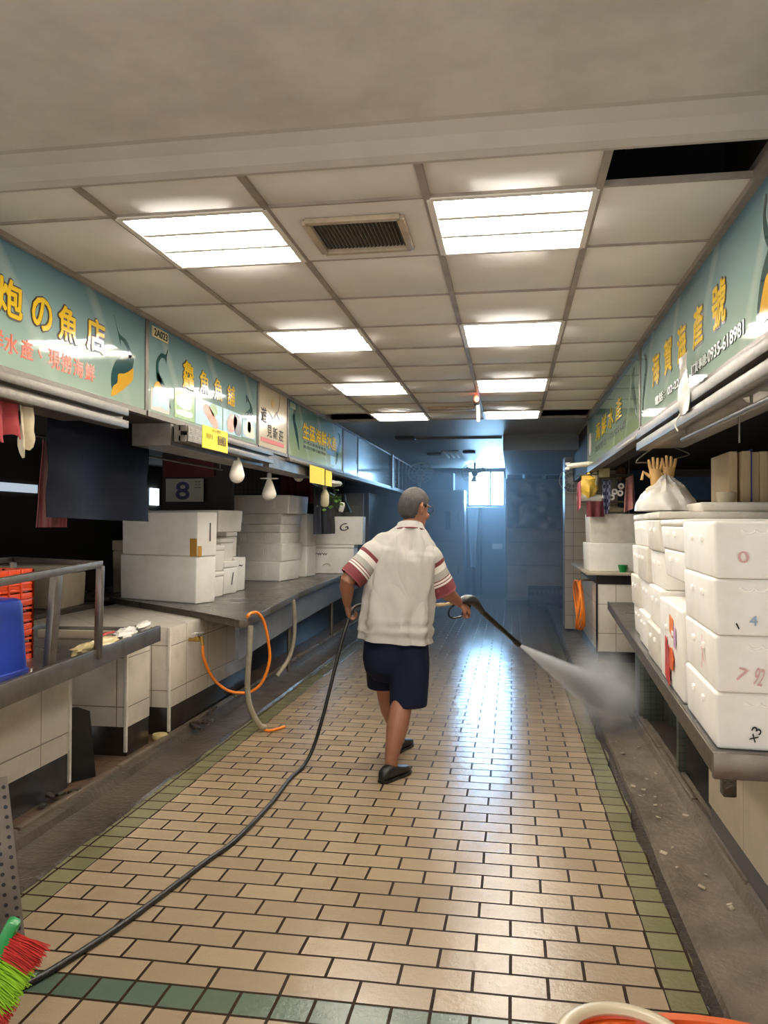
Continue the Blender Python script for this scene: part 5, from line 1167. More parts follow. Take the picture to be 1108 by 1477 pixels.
# --- the next stall on the right: white boxes, towels and odds and ends
t = thing('tiled_counter_base', 'tiled counter base with broken plinth, far right below the two foam boxes', 'counter base', (1.1, 9.4, 0))
mb = MB(); mb.bx(0.93, 1.7, 8.95, 11.0, 0.12, 0.86, 0.004); part('tiled_body', mb, M['tile_white'], t)
mb = MB(); mb.bx(0.94, 1.7, 8.96, 11.0, 0.0, 0.121); mb.bx(0.915, 0.935, 8.94, 8.965, 0.1, 0.86); part('black_plinth', mb, M['black_base'], t)
mb = MB(); mb.bx(0.92, 1.7, 8.94, 11.0, 0.86, 0.965); part('dark_band', mb, M['black_base'], t)
mb = MB(); mb.bx(0.80, 1.7, 8.80, 11.0, 0.965, 1.0, 0.006); single('steel_counter', mb, M['foam_old'], 'pale counter slab under the two far foam boxes on the right', 'counter')
foam_box('lower foam box on the pale slab at far right', 0.62, 0.45, 0.315, (1.13, 9.15, 1.0005), 0.05, 'far right foam boxes', lid=0.0)
foam_box('upper foam box with a torn rim on the pale slab at far right', 0.60, 0.45, 0.32, (1.14, 9.16, 1.317), 0.02, 'far right foam boxes', m='foam_grey', lid=0.0)
mb = MB(); mb.lathe([(0, 0), (0.035, 0), (0.052, 0.075), (0.055, 0.078), (0.05, 0.075), (0.033, 0.006), (0, 0.006)], (1.19, 8.86, 1.0005)); single('green_bowl', mb, M['green'], 'small green bowl beside the lower far-right foam box', 'bowl')
# a wire rack of cloths and rolls above the boxes
t = thing('wire_rack', 'dark wire rack over the far right boxes carrying rolls and cloths', 'rack', (1.1, 9.2, 1.63))
mb = MB()
for y in (8.82, 9.1): mb.cyl((0.72, y, 1.765), (1.30, y, 1.765), 0.007, n=8); mb.cyl((0.72, y, 2.06), (1.3, y, 2.06), 0.007, n=8)
for x in (0.74, 1.02, 1.29):
    mb.cyl((x, 8.82, 1.765), (x, 9.1, 1.765), 0.006, n=8); mb.cyl((x, 8.82, 2.06), (x, 9.1, 2.06), 0.006, n=8)
for x in (0.93, 1.29): mb.cyl((x, 9.1, 1.64), (x, 9.1, 2.30), 0.009, n=8)
part('frame', mb, M['steel_dark'], t)
def roll(label, a, b, R, m, group):
    a, b = V(a), V(b); t = thing('paper_roll', label, 'roll', tuple(min(a[i], b[i]) for i in range(3)), 0, group)
    mb = MB(); d = (b - a).normalized()
    mb.tube([a + d * 0.004, a, a + d * 0.001, b - d * 0.001, b, b - d * 0.004], [R * 0.45, R * 0.9, R, R, R * 0.9, R * 0.45], 20); part('paper', mb, m, t)
    mb = MB(); mb.cyl(a - d * 0.002, a + d * 0.01, R * 0.42); part('dark_core', mb, M['black'], t)
    return t
roll('white paper roll lying on the rack under the yellow bag', (0.72, 8.85, 1.815), (0.96, 8.95, 1.80), 0.046, M['white'], 'rolls on the right rack')
for k, (x, z) in enumerate(((1.00, 1.83), (1.07, 1.815), (1.10, 1.875), (1.16, 1.86), (1.17, 1.935), (1.005, 1.905))):
    roll('small white tube roll, %s of the six stacked on the rack' % ('first', 'second', 'third', 'fourth', 'fifth', 'sixth')[k], (x, 8.84, z), (x + 0.03, 9.05, z), 0.033, M['white'], 'rolls on the right rack')
t = thing('plastic_bag', 'crumpled bright yellow plastic bag on the far right rack', 'bag', (0.83, 8.9, 1.85))
mb = MB(); lump(mb, (0.83, 8.86, 1.945), 0.095, 0.07, 0.125, 5.5, 0.35); part('bag', mb, mat('yellow_plastic_bag', '#e3b93f', 0.35, 0, '#f0d886', 0.5, 10, 20, 0.5, 0.01), t)
mb = MB(); lump(mb, (0.90, 8.86, 2.02), 0.035, 0.05, 0.12, 7.5, 0.35); part('cream_top', mb, M['cream_cloth'], t)
t = thing('white_tube', 'white plastic tube with a notched end sticking out from the far right rack', 'tube', (0.7, 8.9, 2.1))
mb = MB(); mb.tube([(0.595, 8.85, 2.155), (0.60, 8.85, 2.155), (0.86, 8.88, 2.185)], [0.03, 0.036, 0.036], 14, flat=0.8); part('tube', mb, M['white_plastic'], t)
mb = MB(); mb.box((0.60, 8.85, 2.13), (0.05, 0.06, 0.03), (0, -0.1, 0), 0.006); mb.box((0.605, 8.85, 2.185), (0.05, 0.06, 0.02), (0, -0.1, 0), 0.005); part('notched_end', mb, M['white_plastic'], t)
mb = MB(); mb.cyl((0.85, 8.9, 2.06), (0.85, 8.9, 2.16), 0.02); part('holder', mb, M['grey_hose'], t)
hang('hanging_towel', 'pink towel at the left end of the far right rack', 'towel', mat('pink_towel', '#b5606c', 0.85, 0, '#d9a3a3', 0.4, 8), ((0.70, 8.80, 1.96), (0.74, 8.80, 2.0)), 0.30, 1, 0.01, seed=2)
hang('hanging_towel', 'dark red cloth hanging under the paper roll on the far right rack', 'cloth', 'maroon', ((0.80, 8.80, 1.77), (0.99, 8.80, 1.77)), 0.17, 2, 0.012, seed=5)
chk, nt, b_ = new_mat('checked_cloth'); ck = nt.nodes.new('ShaderNodeTexChecker'); ck.inputs['Scale'].default_value = 26.0; ck.inputs['Color1'].default_value = lin('#23243a'); ck.inputs['Color2'].default_value = lin('#6f7186'); nt.links.new(obj_co(nt), ck.inputs[0]); nt.links.new(ck.outputs[0], b_.inputs['Base Color']); b_.inputs['Roughness'].default_value = 0.85
hang('hanging_towel', 'navy checked cloth hanging in the middle of the far right rack', 'cloth', chk, ((0.96, 8.78, 2.0), (1.06, 8.78, 2.0)), 0.36, 1, 0.012, taper=0.5, seed=1)
hang('hanging_tag', 'long yellow and cream paper tag hanging from the far right sign', 'tag', mat('cream_yellow_paper', '#cfc28f', 0.7, 0, '#b7a94c', 0.5, 6), ((0.93, 8.80, 2.33), (1.04, 8.76, 2.33)), 0.30, 0.5, 0.01, seed=3)
hang('hanging_towel', 'pink and white towel at the right end of the far right rack', 'towel', mat('pink_white_towel', '#c9837f', 0.85, 0, '#e0c9bd', 0.6, 10), ((1.21, 8.78, 2.02), (1.29, 8.78, 2.05)), 0.36, 1.5, 0.02, taper=-0.6, seed=1)
mb = MB(); lump(mb, (1.22, 9.2, 2.10), 0.06, 0.05, 0.09, 3.0, 0.2); mb.cyl((1.22, 9.2, 2.15), (1.22, 9.2, 2.31), 0.006, n=6); single('brown_gourd', mb, M['wood'], 'brown round bag hanging above the pink and white towel', 'bag')
mb = MB(); lump(mb, (1.10, 9.1, 1.68), 0.17, 0.12, 0.035, 3.0, 0.3, floor=1.64); single('folded_cloth', mb, M['cream_cloth'], 'crumpled beige cloth on top of the upper far-right foam box', 'cloth')
# orange hose coil on the counter side
t = thing('hose_coil', 'coil of orange hose hanging on the far right counter base', 'hose', (0.86, 9.6, 0.3))
mb = MB()
for k in range(4):
    c = V((0.80 - 0.012 * k, 9.55 + 0.03 * k, 0.565)); mb.tube([c + V((0.02 * math.sin(a * 2 + k), 0.30 * math.cos(a) * (1 - .03 * k), 0.285 * math.sin(a))) for a in [2 * math.pi * q / 40 for q in range(41)]], 0.013, 8)
mb.tube(spline([(0.80, 9.6, 0.83), (0.83, 9.62, 0.70), (0.84, 9.5, 0.45), (0.86, 9.7, 0.30)], 6), 0.012, 8)
part('coil', mb, M['orange_hose'], t)
mb = MB(); mb.cyl((0.75, 9.6, 0.86), (0.93, 9.6, 0.86), 0.012, n=8); part('hook', mb, M['steel'], t)
# wall fan and tiled column
t = thing('wall_fan', 'pale wall fan on the tiled column at far right', 'fan', (0.70, 11.6, 2.0))
Rf = Matrix.Rotation(math.radians(90), 3, 'X') 
c = V((0.85, 11.62, 2.15))
mb = MB()
for R_ in (0.18, 0.12, 0.06): mb.tube([c + V((R_ * math.cos(a), -0.07, R_ * math.sin(a))) for a in [2 * math.pi * q / 28 for q in range(29)]], 0.005, 6)
for q in range(12):
    a = 2 * math.pi * q / 12; mb.cyl(c + V((0.03 * math.cos(a), -0.075, 0.03 * math.sin(a))), c + V((0.18 * math.cos(a), -0.07, 0.18 * math.sin(a))), 0.003, n=6)
part('guard', mb, M['trim_white'], t)
mb = MB()
for q in range(3):
    a = 2 * math.pi * q / 3; d = V((math.cos(a), 0, math.sin(a))); s = V((-math.sin(a), 0.3, math.cos(a)))
    mb.prism([c + V((0, -0.04, 0)) + d * 0.03 - s * 0.02, c + V((0, -0.04, 0)) + d * 0.15 - s * 0.05, c + V((0, -0.04, 0)) + d * 0.16 + s * 0.04, c + V((0, -0.04, 0)) + d * 0.03 + s * 0.02], (0, 0.004, 0))
part('blades', mb, M['grey_hose'], t)
mb = MB(); mb.cyl(c + V((0, -0.05, 0)), c + V((0, 0.08, 0)), 0.05); mb.bar(c + V((0, 0.06, -0.02)), c + V((0, 0.16, -0.16)), 0.04); part('motor', mb, M['trim_white'], t)
mb = MB(); mb.bx(0.76, 1.5, 11.72, 12.2, 0.0, 2.50); struct('pillar', mb, M['tile_small'])
# orange tub with a pale ring in the near corner
t = thing('orange_tub', 'large orange tub with a pale ring inside, at the lower right corner', 'tub', (0.45, 1.75, 0))
mb = MB(); n_ = 40
def ovl(cx, cy, a, b, z): return [V((cx + a * math.cos(2 * math.pi * k / n_), cy + b * math.sin(2 * math.pi * k / n_), z)) for k in range(n_)]
mb.loft([ovl(0.44, 1.70, 0.30, 0.22, 0.0), ovl(0.44, 1.70, 0.36, 0.275, 0.32), ovl(0.44, 1.70, 0.385, 0.30, 0.325), ovl(0.44, 1.70, 0.385, 0.30, 0.345), ovl(0.44, 1.70, 0.355, 0.27, 0.348), ovl(0.44, 1.70, 0.345, 0.262, 0.30), ovl(0.44, 1.70, 0.29, 0.21, 0.015)]); part('tub', mb, M['orange'], t)
mb = MB(); c = V((0.25, 1.83, 0.36)); mb.tube([c + V((0.135 * math.cos(a), 0.135 * math.sin(a), 0)) for a in [2 * math.pi * q / 48 for q in range(49)]], 0.02, 10, flat=0.6)
part('pale_ring', mb, mat('cloudy_plastic', '#d8c8a8', 0.3), t)
mb = MB(); c = V((0.25, 1.83, 0.0)); mb.lathe([(0.0, 0.02), (0.11, 0.02), (0.128, 0.35), (0.135, 0.352), (0.132, 0.358), (0.12, 0.345), (0.104, 0.035), (0, 0.035)], c, 32); part('inner_bucket', mb, M['orange_deep'], t)

# ================================================================== THE MAN WITH THE PRESSURE WASHER
M['skin'] = mat('skin', '#8f6049', 0.5, 0, '#83533c', 0.35, 12, 60, 0.08, 0.002)
M['shirt'] = mat('pale_grey_knit', '#b5b0a9', 0.85, 0, None, bump_scale=170, bump_str=0.12, bump_dist=0.001)
def knit(name, color):
    m, nt, b = new_mat(name); co = obj_co(nt); b.inputs['Base Color'].default_value = lin(color); b.inputs['Roughness'].default_value = 0.85; b.inputs['Specular IOR Level'].default_value = 0.2
    mp = nt.nodes.new('ShaderNodeMapping'); mp.inputs['Scale'].default_value = (5.0, 5.0, 2.4); mp.inputs['Rotation'].default_value = (0, 0.35, 0); nt.links.new(co, mp.inputs[0])
    n = nd(nt, 'ShaderNodeTexNoise', Scale=1.0, Detail=2.0, Distortion=0.9); nt.links.new(mp.outputs[0], n.inputs['Vector'])
    r = mth(nt, 'ABSOLUTE', mth(nt, 'SUBTRACT', n.outputs['Fac'], 0.5))
    bump(nt, b, mth(nt, 'ADD', mth(nt, 'MULTIPLY', r, 1.0), mth(nt, 'MULTIPLY', noise(nt, co, 170, 2), 0.008)), 0.45, 0.06); return m
M['shirt'] = knit('pale_grey_knit', '#b3aea7')
M['maroon_knit'] = mat('maroon_knit', '#6a2b30', 0.85)
M['white_knit'] = mat('white_knit', '#d0cac1', 0.85)
M['grey_knit'] = mat('grey_knit', '#9a958d', 0.85)
M['shorts'] = mat('navy_shorts_cloth', '#0a1024', 0.85, 0, '#070b18', 0.4, 6, 60, 0.15, 0.002, spec=0.2)
M['hair'] = mat('greying_hair', '#2c2927', 0.7, 0, '#5a5550', 0.5, 26, 70, 0.5, 0.004, streak=(3, 3, 0.6))
M['shoe'] = mat('black_shoe', '#161413', 0.45, 0, '#2b2724', 0.4, 10)
man = thing('person', 'man in pale grey polo shirt and navy shorts, seen from behind, holding a black lance', 'person', (-0.71, 4.88, 0.0))

def hand(mb, wrist, d, n, curls, thumb_side, s=1.0, spread=0.0):
    """palm and five fingers: d = wrist to knuckles, n = the way the fingers curl"""
    w = V(wrist); d = V(d).normalized(); n = V(n); n = (n - d * n.dot(d)).normalized(); a = d.cross(n).normalized()
    rings = []
    for f, hw, ht in ((-0.015, 0.027, 0.024), (0.015, 0.032, 0.022), (0.045, 0.040, 0.019), (0.075, 0.041, 0.016), (0.088, 0.038, 0.012)):
        c = w + d * f * s; rings.append([c + a * hw * s * math.cos(2 * math.pi * k / 14) + n * ht * s * math.sin(2 * math.pi * k / 14) for k in range(14)])
    mb.loft(rings)
    for k, (o, L, r) in enumerate(((-0.030, 0.040, 0.0085), (-0.010, 0.046, 0.0092), (0.011, 0.044, 0.0092), (0.030, 0.035, 0.0080))):
        L *= s; p = w + d * 0.075 * s + a * o * s; pts = [p - d * 0.02 * s, p + d * 0.01 * s]; rr = [r * 1.05 * s, r * 1.1 * s]
        ang = 0.0
        for q, (cu, f) in enumerate(zip(curls, (1.0, 0.65, 0.5))):
            ang += cu; p = pts[-1] + (d * math.cos(ang) + n * math.sin(ang) + a * spread * o) * L * f
            pts.append(p); rr.append(r * (1 - 0.09 * (q + 1)) * s)
        mb.tube(pts, rr, 10)
    b = w + d * 0.02 * s + a * thumb_side * 0.028 * s
    pts = [b, b + d * 0.028 * s + a * thumb_side * 0.022 * s + n * 0.014 * s, b + d * 0.050 * s + a * thumb_side * 0.018 * s + n * 0.036 * s, b + d * 0.060 * s + a * thumb_side * 0.002 * s + n * 0.056 * s]
    mb.tube(pts, [0.014 * s, 0.0125 * s, 0.0105 * s, 0.008 * s], 10)

# --- body: one continuous surface
mb = MB()
def ell(c, a, b, z, n=24, rz=0.0):
    return [V((c[0] + a * math.cos(t) * math.cos(rz) - b * math.sin(t) * math.sin(rz), c[1] + a * math.cos(t) * math.sin(rz) + b * math.sin(t) * math.cos(rz), z)) for t in [2 * math.pi * k / n for k in range(n)]]
mb.loft([ell((-0.715, 4.87), 0.15, 0.12, 0.72), ell((-0.71, 4.87), 0.17, 0.13, 0.85), ell((-0.70, 4.87), 0.165, 0.13, 1.0), ell((-0.685, 4.87), 0.17, 0.115, 1.2), ell((-0.672, 4.87), 0.17, 0.095, 1.33), ell((-0.655, 4.87), 0.12, 0.07, 1.40), ell((-0.635, 4.875), 0.065, 0.055, 1.45)])
mb.tube([(-0.65, 4.865, 1.38), (-0.632, 4.875, 1.46), (-0.612, 4.895, 1.55), (-0.607, 4.90, 1.60)], [0.05, 0.058, 0.060, 0.058], 20)
# head, turned to the right and a little down
TH = math.radians(-39)
Rh = Matrix.Rotation(TH, 3, 'Z') @ Matrix.Rotation(math.radians(-8), 3, 'X')
HC = V((-0.603, 4.905, 1.610))
def hp_(x, y, z): return HC + Rh @ V((x, y, z))
def hring(z, cy, a, bf, bb, n=24):
    out = []
    for k in range(n):
        t = 2 * math.pi * k / n; c, s_ = math.cos(t), math.sin(t); out.append(hp_(a * c, cy + (bf if s_ > 0 else bb) * s_, z))
    return out
mb.loft([hring(-0.120, 0.055, 0.022, 0.020, 0.03), hring(-0.112, 0.045, 0.040, 0.038, 0.055), hring(-0.085, 0.02, 0.057, 0.064, 0.075), hring(-0.05, 0.0, 0.066, 0.084, 0.082), hring(-0.015, -0.005, 0.072, 0.088, 0.093), hring(0.02, -0.005, 0.076, 0.091, 0.099), hring(0.05, -0.005, 0.076, 0.090, 0.100), hring(0.08, -0.008, 0.068, 0.079, 0.090), hring(0.103, -0.01, 0.048, 0.056, 0.066), hring(0.115, -0.012, 0.02, 0.025, 0.03)])
mb.tube([hp_(0, 0.085, 0.022), hp_(0, 0.100, -0.005), hp_(0, 0.112, -0.028), hp_(0, 0.095, -0.036)], [0.008, 0.011, 0.015, 0.012], 10)     # nose
mb.ball(hp_(0, 0.082, -0.070), 0.018, 12, sc=(1.4, 0.6, 0.5), R=Rh)                                                                      # lips
mb.ball(hp_(0, 0.074, -0.098), 0.022, 12, R=Rh)                                                                                           # chin
for sx in (-1, 1):
    mb.ball(hp_(sx * 0.040, 0.060, -0.035), 0.026, 12, R=Rh)                                                                             # cheek
    mb.ball(hp_(sx * 0.031, 0.080, 0.028), 0.014, 10, sc=(1.8, 0.7, 0.6), R=Rh)                                                          # brow
    mb.tube([hp_(sx * 0.071, -0.012, 0.030), hp_(sx * 0.085, -0.024, 0.034), hp_(sx * 0.090, -0.030, 0.012), hp_(sx * 0.084, -0.020, -0.016), hp_(sx * 0.072, -0.008, -0.034)], [0.008, 0.009, 0.010, 0.009, 0.008], 10)
    mb.ball(hp_(sx * 0.076, -0.012, 0.0), 0.018, 10, sc=(0.5, 0.8, 1.5), R=Rh)                                                            # ear
# arms
LS, LE, LW = V((-0.865, 4.855, 1.355)), V((-1.005, 4.765, 1.165)), V((-1.045, 4.955, 1.005))
RS, RE, RW = V((-0.475, 4.875, 1.335)), V((-0.418, 4.945, 1.10)), V((-0.338, 5.12, 1.008))
mb.tube([LS + V((0.06, 0, 0.0)), LS, LS.lerp(LE, .5), LE, LE.lerp(LW, .25), LE.lerp(LW, .6), LW], [0.02, 0.022, 0.046, 0.047, 0.047, 0.037, 0.027], 16)
mb.tube([RS + V((-0.06, 0, 0.0)), RS, RS.lerp(RE, .5), RE, RE.lerp(RW, .25), RE.lerp(RW, .6), RW], [0.02, 0.022, 0.046, 0.048, 0.048, 0.038, 0.028], 16)
hand(mb, LW + V((0.0, 0.008, -0.006)), (0.02, 0.25, -0.75), (0.75, 0.25, 0.10), (0.9, 1.3, 1.0), -1, 0.95)
hand(mb, RW + V((0.004, 0.008, -0.006)), (0.55, 0.45, -0.42), (0.10, 0.55, -0.75), (0.8, 1.25, 1.0), -1, 0.98)
# legs
mb.tube([(-0.63, 4.86, 0.80), (-0.635, 4.81, 0.62), (-0.652, 4.755, 0.465), (-0.664, 4.715, 0.38), (-0.678, 4.69, 0.30), (-0.695, 4.665, 0.20), (-0.708, 4.65, 0.11), (-0.708, 4.66, 0.05)], [0.09, 0.082, 0.064, 0.066, 0.067, 0.051, 0.039, 0.040], 18)
mb.tube([(-0.80, 4.89, 0.80), (-0.815, 4.97, 0.62), (-0.812, 5.045, 0.475), (-0.80, 5.085, 0.38), (-0.788, 5.12, 0.30), (-0.765, 5.165, 0.20), (-0.748, 5.195, 0.12), (-0.742, 5.21, 0.06)], [0.09, 0.082, 0.062, 0.064, 0.064, 0.050, 0.038, 0.040], 18)
mb.tube([(-0.72, 4.62, 0.044), (-0.66, 4.735, 0.036)], [0.026, 0.018], 12); mb.tube([(-0.755, 5.17, 0.044), (-0.71, 5.29, 0.036)], [0.026, 0.018], 12)
part('body', remeshed(mb, 0.0048, 3), M['skin'], man)

# --- hair: a close crop over the crown, cut above the ears and neck
mb = MB()
def cap(z, cy, a, bf, bb, n=36): return hring(z, cy, a, bf, bb, n)
bm = bmesh.new(); bmesh.ops.create_uvsphere(bm, u_segments=48, v_segments=32, radius=1.0)
dele = []
for v in bm.verts:
    p = v.co.copy(); x, y, z = p.x * 0.088, p.y * 0.109 - 0.009, p.z * 0.121 + 0.018
    # hairline: high on the brow, over the ears, low at the nape
    line = -0.060 if y < -0.045 else (-0.060 + (y + 0.045) / 0.045 * 0.055 if y < 0.0 else (-0.005 + y / 0.05 * 0.055 if y < 0.05 else 0.062))
    if abs(x) > 0.05 and -0.045 < y < 0.012: line = max(line, 0.028)
    k = 1 + 0.02 * mnoise.noise(p * 6) + 0.018 * mnoise.noise(V((p.x * 16, p.y * 16, p.z * 5)))
    if z < line: k *= 0.82
    v.co = HC + Rh @ V((x * k, (y + 0.006) * k - 0.006, z if z > line else z + (line - z) * 0.1))
mb.bm(bm); part('hair', mb, M['hair'], man)
mb = MB()
for sx in (-1, 1):
    mb.tube([hp_(sx * 0.078, -0.005, 0.022), hp_(sx * 0.076, 0.05, 0.024), hp_(sx * 0.066, 0.096, 0.020)], 0.0022, 6)
    mb.tube([hp_(sx * 0.036 + 0.030 * math.cos(t), 0.103 - 0.006 * abs(math.cos(t)), 0.010 + 0.020 * math.sin(t)) for t in [2 * math.pi * k / 20 for k in range(21)]], 0.0022, 6)
mb.tube([hp_(-0.008, 0.104, 0.014), hp_(0.0, 0.106, 0.017), hp_(0.008, 0.104, 0.014)], 0.002, 6)
part('glasses', mb, M['black'], man)

# --- polo shirt
SR = [(0.790, -0.716, 4.875, 0.226, 0.170), (0.82, -0.716, 4.875, 0.226, 0.170), (0.87, -0.715, 4.876, 0.224, 0.172), (0.94, -0.713, 4.877, 0.221, 0.170), (1.06, -0.701, 4.877, 0.220, 0.162), (1.19, -0.686, 4.875, 0.220, 0.150), (1.29, -0.676, 4.87, 0.220, 0.138), (1.345, -0.671, 4.868, 0.218, 0.122), (1.385, -0.667, 4.868, 0.202, 0.106), (1.425, -0.656, 4.868, 0.172, 0.094), (1.460, -0.643, 4.870, 0.128, 0.084), (1.492, -0.632, 4.874, 0.092, 0.076), (1.508, -0.628, 4.876, 0.076, 0.072)]
def interp(z):
    for a, b in zip(SR[:-1], SR[1:]):
        if a[0] <= z <= b[0]:
            f = (z - a[0]) / (b[0] - a[0]); return [a[i] + (b[i] - a[i]) * f for i in range(1, 5)]
    return list(SR[-1][1:])
mb = MB(); rings = []; NR, NS = 64, 72
zs = [0.790 + (1.508 - 0.790) * (1 - (1 - k / NR) ** 1.15) for k in range(NR + 1)]
for z in zs:
    cx, cy, a, b = interp(z); r = []
    low = max(0.0, min(1.0, (1.30 - z) / 0.4))
    for k in range(NS):
        t = 2 * math.pi * k / NS; c, s_ = math.cos(t), math.sin(t)
        ex = 0.86 if z < 1.36 else 1.0
        x = a * math.copysign(abs(c) ** ex, c); y = b * math.copysign(abs(s_) ** ex, s_)
        fold = 0.016 * low * math.sin(t * 8 + 3.0 * mnoise.noise((z * 3.5, t, 0))) + 0.020 * mnoise.noise((c * 2.2 + z * 2, s_ * 2.2, z * 4.2)) + 0.016 * (abs(mnoise.noise((c * 4 + z * 4, s_ * 4, z * 5))) - 0.2)
        fold += 0.016 * max(0, 1 - abs(z - 0.86) / 0.10) * math.sin(z * 90 + 3 * mnoise.noise((c * 2, s_ * 2, 5))) * (0.5 + 0.5 * mnoise.noise((c * 2, s_ * 3, 9)))
        tilt = -0.014 * (x / 0.22) if z < 0.85 else 0.0
        sh = -0.030 * (x / 0.2) * max(0, min(1, (z - 1.25) / 0.1)) * (1 if z < 1.44 else max(0, 1 - (z - 1.44) / 0.03))
        r.append(V((cx + x + fold * c, cy + y + fold * s_, z + tilt + sh)))
    rings.append(r)
mb.loft(rings); shirt = part('polo_shirt', mb, M['shirt'], man)
def sleeve(A, B, r0, r1, bulge):
    mb = MB(); A, B = V(A), V(B); d = (B - A); L = d.length; d.normalize()
    x = d.cross(V((0, 1, 0))).normalized(); y = d.cross(x)
    steps = [0, .08, .16, .24, .32, .38, .40, .50, .52, .60, .66, .68, .72, .74, .78, .80, .88, .95, 1.0, 1.0, 0.96]
    # bands: 0 pale, 1 maroon, 2 white, 3 grey
    band = lambda f: 0 if f < .32 else 1 if f < .40 else 2 if f < .52 else 3 if f < .66 else 1 if f < .68 else 2 if f < .72 else 1 if f < .74 else 2 if f < .78 else 1
    R = []
    for i, f in enumerate(steps):
        r = (r0 + (r1 - r0) * f + 0.004 * math.sin(f * 9)) * min(1.0, 0.62 + 0.38 * math.sqrt(min(1.0, f / 0.26)))
        
        if i >= 19: r -= 0.005
        c = A + d * L * f
        R.append([c + (x * math.cos(t) * r * 1.0 + y * math.sin(t) * r) * (1 + 0.05 * mnoise.noise((f * 4, math.cos(t) * 2, math.sin(t) * 2 + bulge))) for t in [2 * math.pi * k / 28 for k in range(28)]])
    for i in range(len(R) - 1):
        mb.loft([R[i], R[i + 1]], False, band((steps[i] + steps[i + 1]) / 2 + 1e-4))
    mb.add(R[0], [tuple(range(28))], 0)
    # weld the rings
    me = part('sleeve', mb, [M['shirt'], M['maroon_knit'], M['white_knit'], M['grey_knit']], shirt)
    bm = bmesh.new(); bm.from_mesh(me.data); bmesh.ops.remove_doubles(bm, verts=bm.verts[:], dist=1e-5); bm.to_mesh(me.data); bm.free()
    return me
sleeve((-0.80, 4.862, 1.370), (-0.985, 4.775, 1.178), 0.098, 0.079, 1)
sleeve((-0.550, 4.872, 1.365), (-0.418, 4.945, 1.085), 0.098, 0.080, 4)
mb = MB()
def coll(z, s, lift=0.0): return [V((-0.628 + 0.078 * s * math.cos(t), 4.880 + 0.076 * s * math.sin(t), z - 0.018 * math.sin(t) + lift)) for t in [2 * math.pi * k / 36 for k in range(36)]]
mb.loft([coll(1.515, 0.90), coll(1.522, 0.94), coll(1.518, 1.02), coll(1.482, 1.18)], False); mb.loft([coll(1.482, 1.18), coll(1.476, 1.195), coll(1.474, 1.15)], False, 1)
part('collar', mb, [M['shirt'], M['maroon_knit']], shirt)

# --- shorts
mb = MB()
mb.loft([ell((-0.715, 4.872), 0.190, 0.135, 0.835), ell((-0.716, 4.872), 0.203, 0.148, 0.78), ell((-0.715, 4.872), 0.212, 0.158, 0.68), ell((-0.712, 4.875), 0.198, 0.150, 0.60), ell((-0.705, 4.88), 0.15, 0.11, 0.54)])
mb.loft([ell((-0.63, 4.855), 0.12, 0.135, 0.76), ell((-0.622, 4.83), 0.122, 0.13, 0.64), ell((-0.622, 4.795), 0.118, 0.118, 0.52), ell((-0.622, 4.765), 0.116, 0.105, 0.425), ell((-0.622, 4.763), 0.114, 0.104, 0.408)])
mb.loft([ell((-0.80, 4.88), 0.118, 0.135, 0.76), ell((-0.812, 4.93), 0.112, 0.135, 0.66), ell((-0.818, 4.995), 0.107, 0.125, 0.55), ell((-0.820, 5.035), 0.104, 0.118, 0.47), ell((-0.820, 5.04), 0.102, 0.116, 0.455)])
sm = remeshed(mb, 0.009, 5)
for p in sm.v:
    f = max(0, min(1, (0.8 - p.z) / 0.3)); k = 0.010 * f * mnoise.noise((p.x * 11, p.y * 11, p.z * 4)); q = V((p.x + 0.715, p.y - 4.87, 0))
    if q.length > 1e-4: p += q.normalized() * k
part('shorts', sm, M['shorts'], man)

# --- shoes
def shoe(h, tip, lift=0.0):
    h, tip = V(h), V(tip); d = tip - h; d.z = 0; L = d.length; d.normalize(); s = V((-d.y, d.x, 0))
    R = []
    for f, hw, hh in ((0.0, 0.020, 0.045), (0.05, 0.032, 0.062), (0.18, 0.038, 0.078), (0.34, 0.038, 0.082), (0.46, 0.040, 0.068), (0.62, 0.046, 0.052), (0.80, 0.045, 0.044), (0.93, 0.034, 0.034), (1.0, 0.014, 0.022)):
        c = h + d * L * f; zb = 0.012 + lift * (1 - f) ** 1.5
        R.append([c + s * hw * math.copysign(abs(math.cos(t)) ** 0.7, math.cos(t)) + V((0, 0, zb + hh * (0.5 + 0.5 * math.copysign(abs(math.sin(t)) ** 0.7, math.sin(t))))) for t in [2 * math.pi * k / 20 for k in range(20)]])
    mb = MB(); mb.loft(R); sh = part('shoe', mb, M['shoe'], man)
    R = []
    for f, hw in ((-0.01, 0.022), (0.05, 0.036), (0.2, 0.042), (0.45, 0.043), (0.62, 0.050), (0.82, 0.049), (0.95, 0.036), (1.02, 0.016)):
        c = h + d * L * f; zb = 0.0005 + lift * max(0, 1 - f) ** 1.5
        R.append([c + s * hw + V((0, 0, zb)), c + s * hw + V((0, 0, zb + 0.018)), c - s * hw + V((0, 0, zb + 0.018)), c - s * hw + V((0, 0, zb))])
    mb = MB(); mb.loft(R, True, 0, False); part('sole', mb, M['black'], sh)
shoe((-0.752, 4.555, 0), (-0.625, 4.805, 0)); shoe((-0.775, 5.135, 0), (-0.690, 5.400, 0), 0.0)

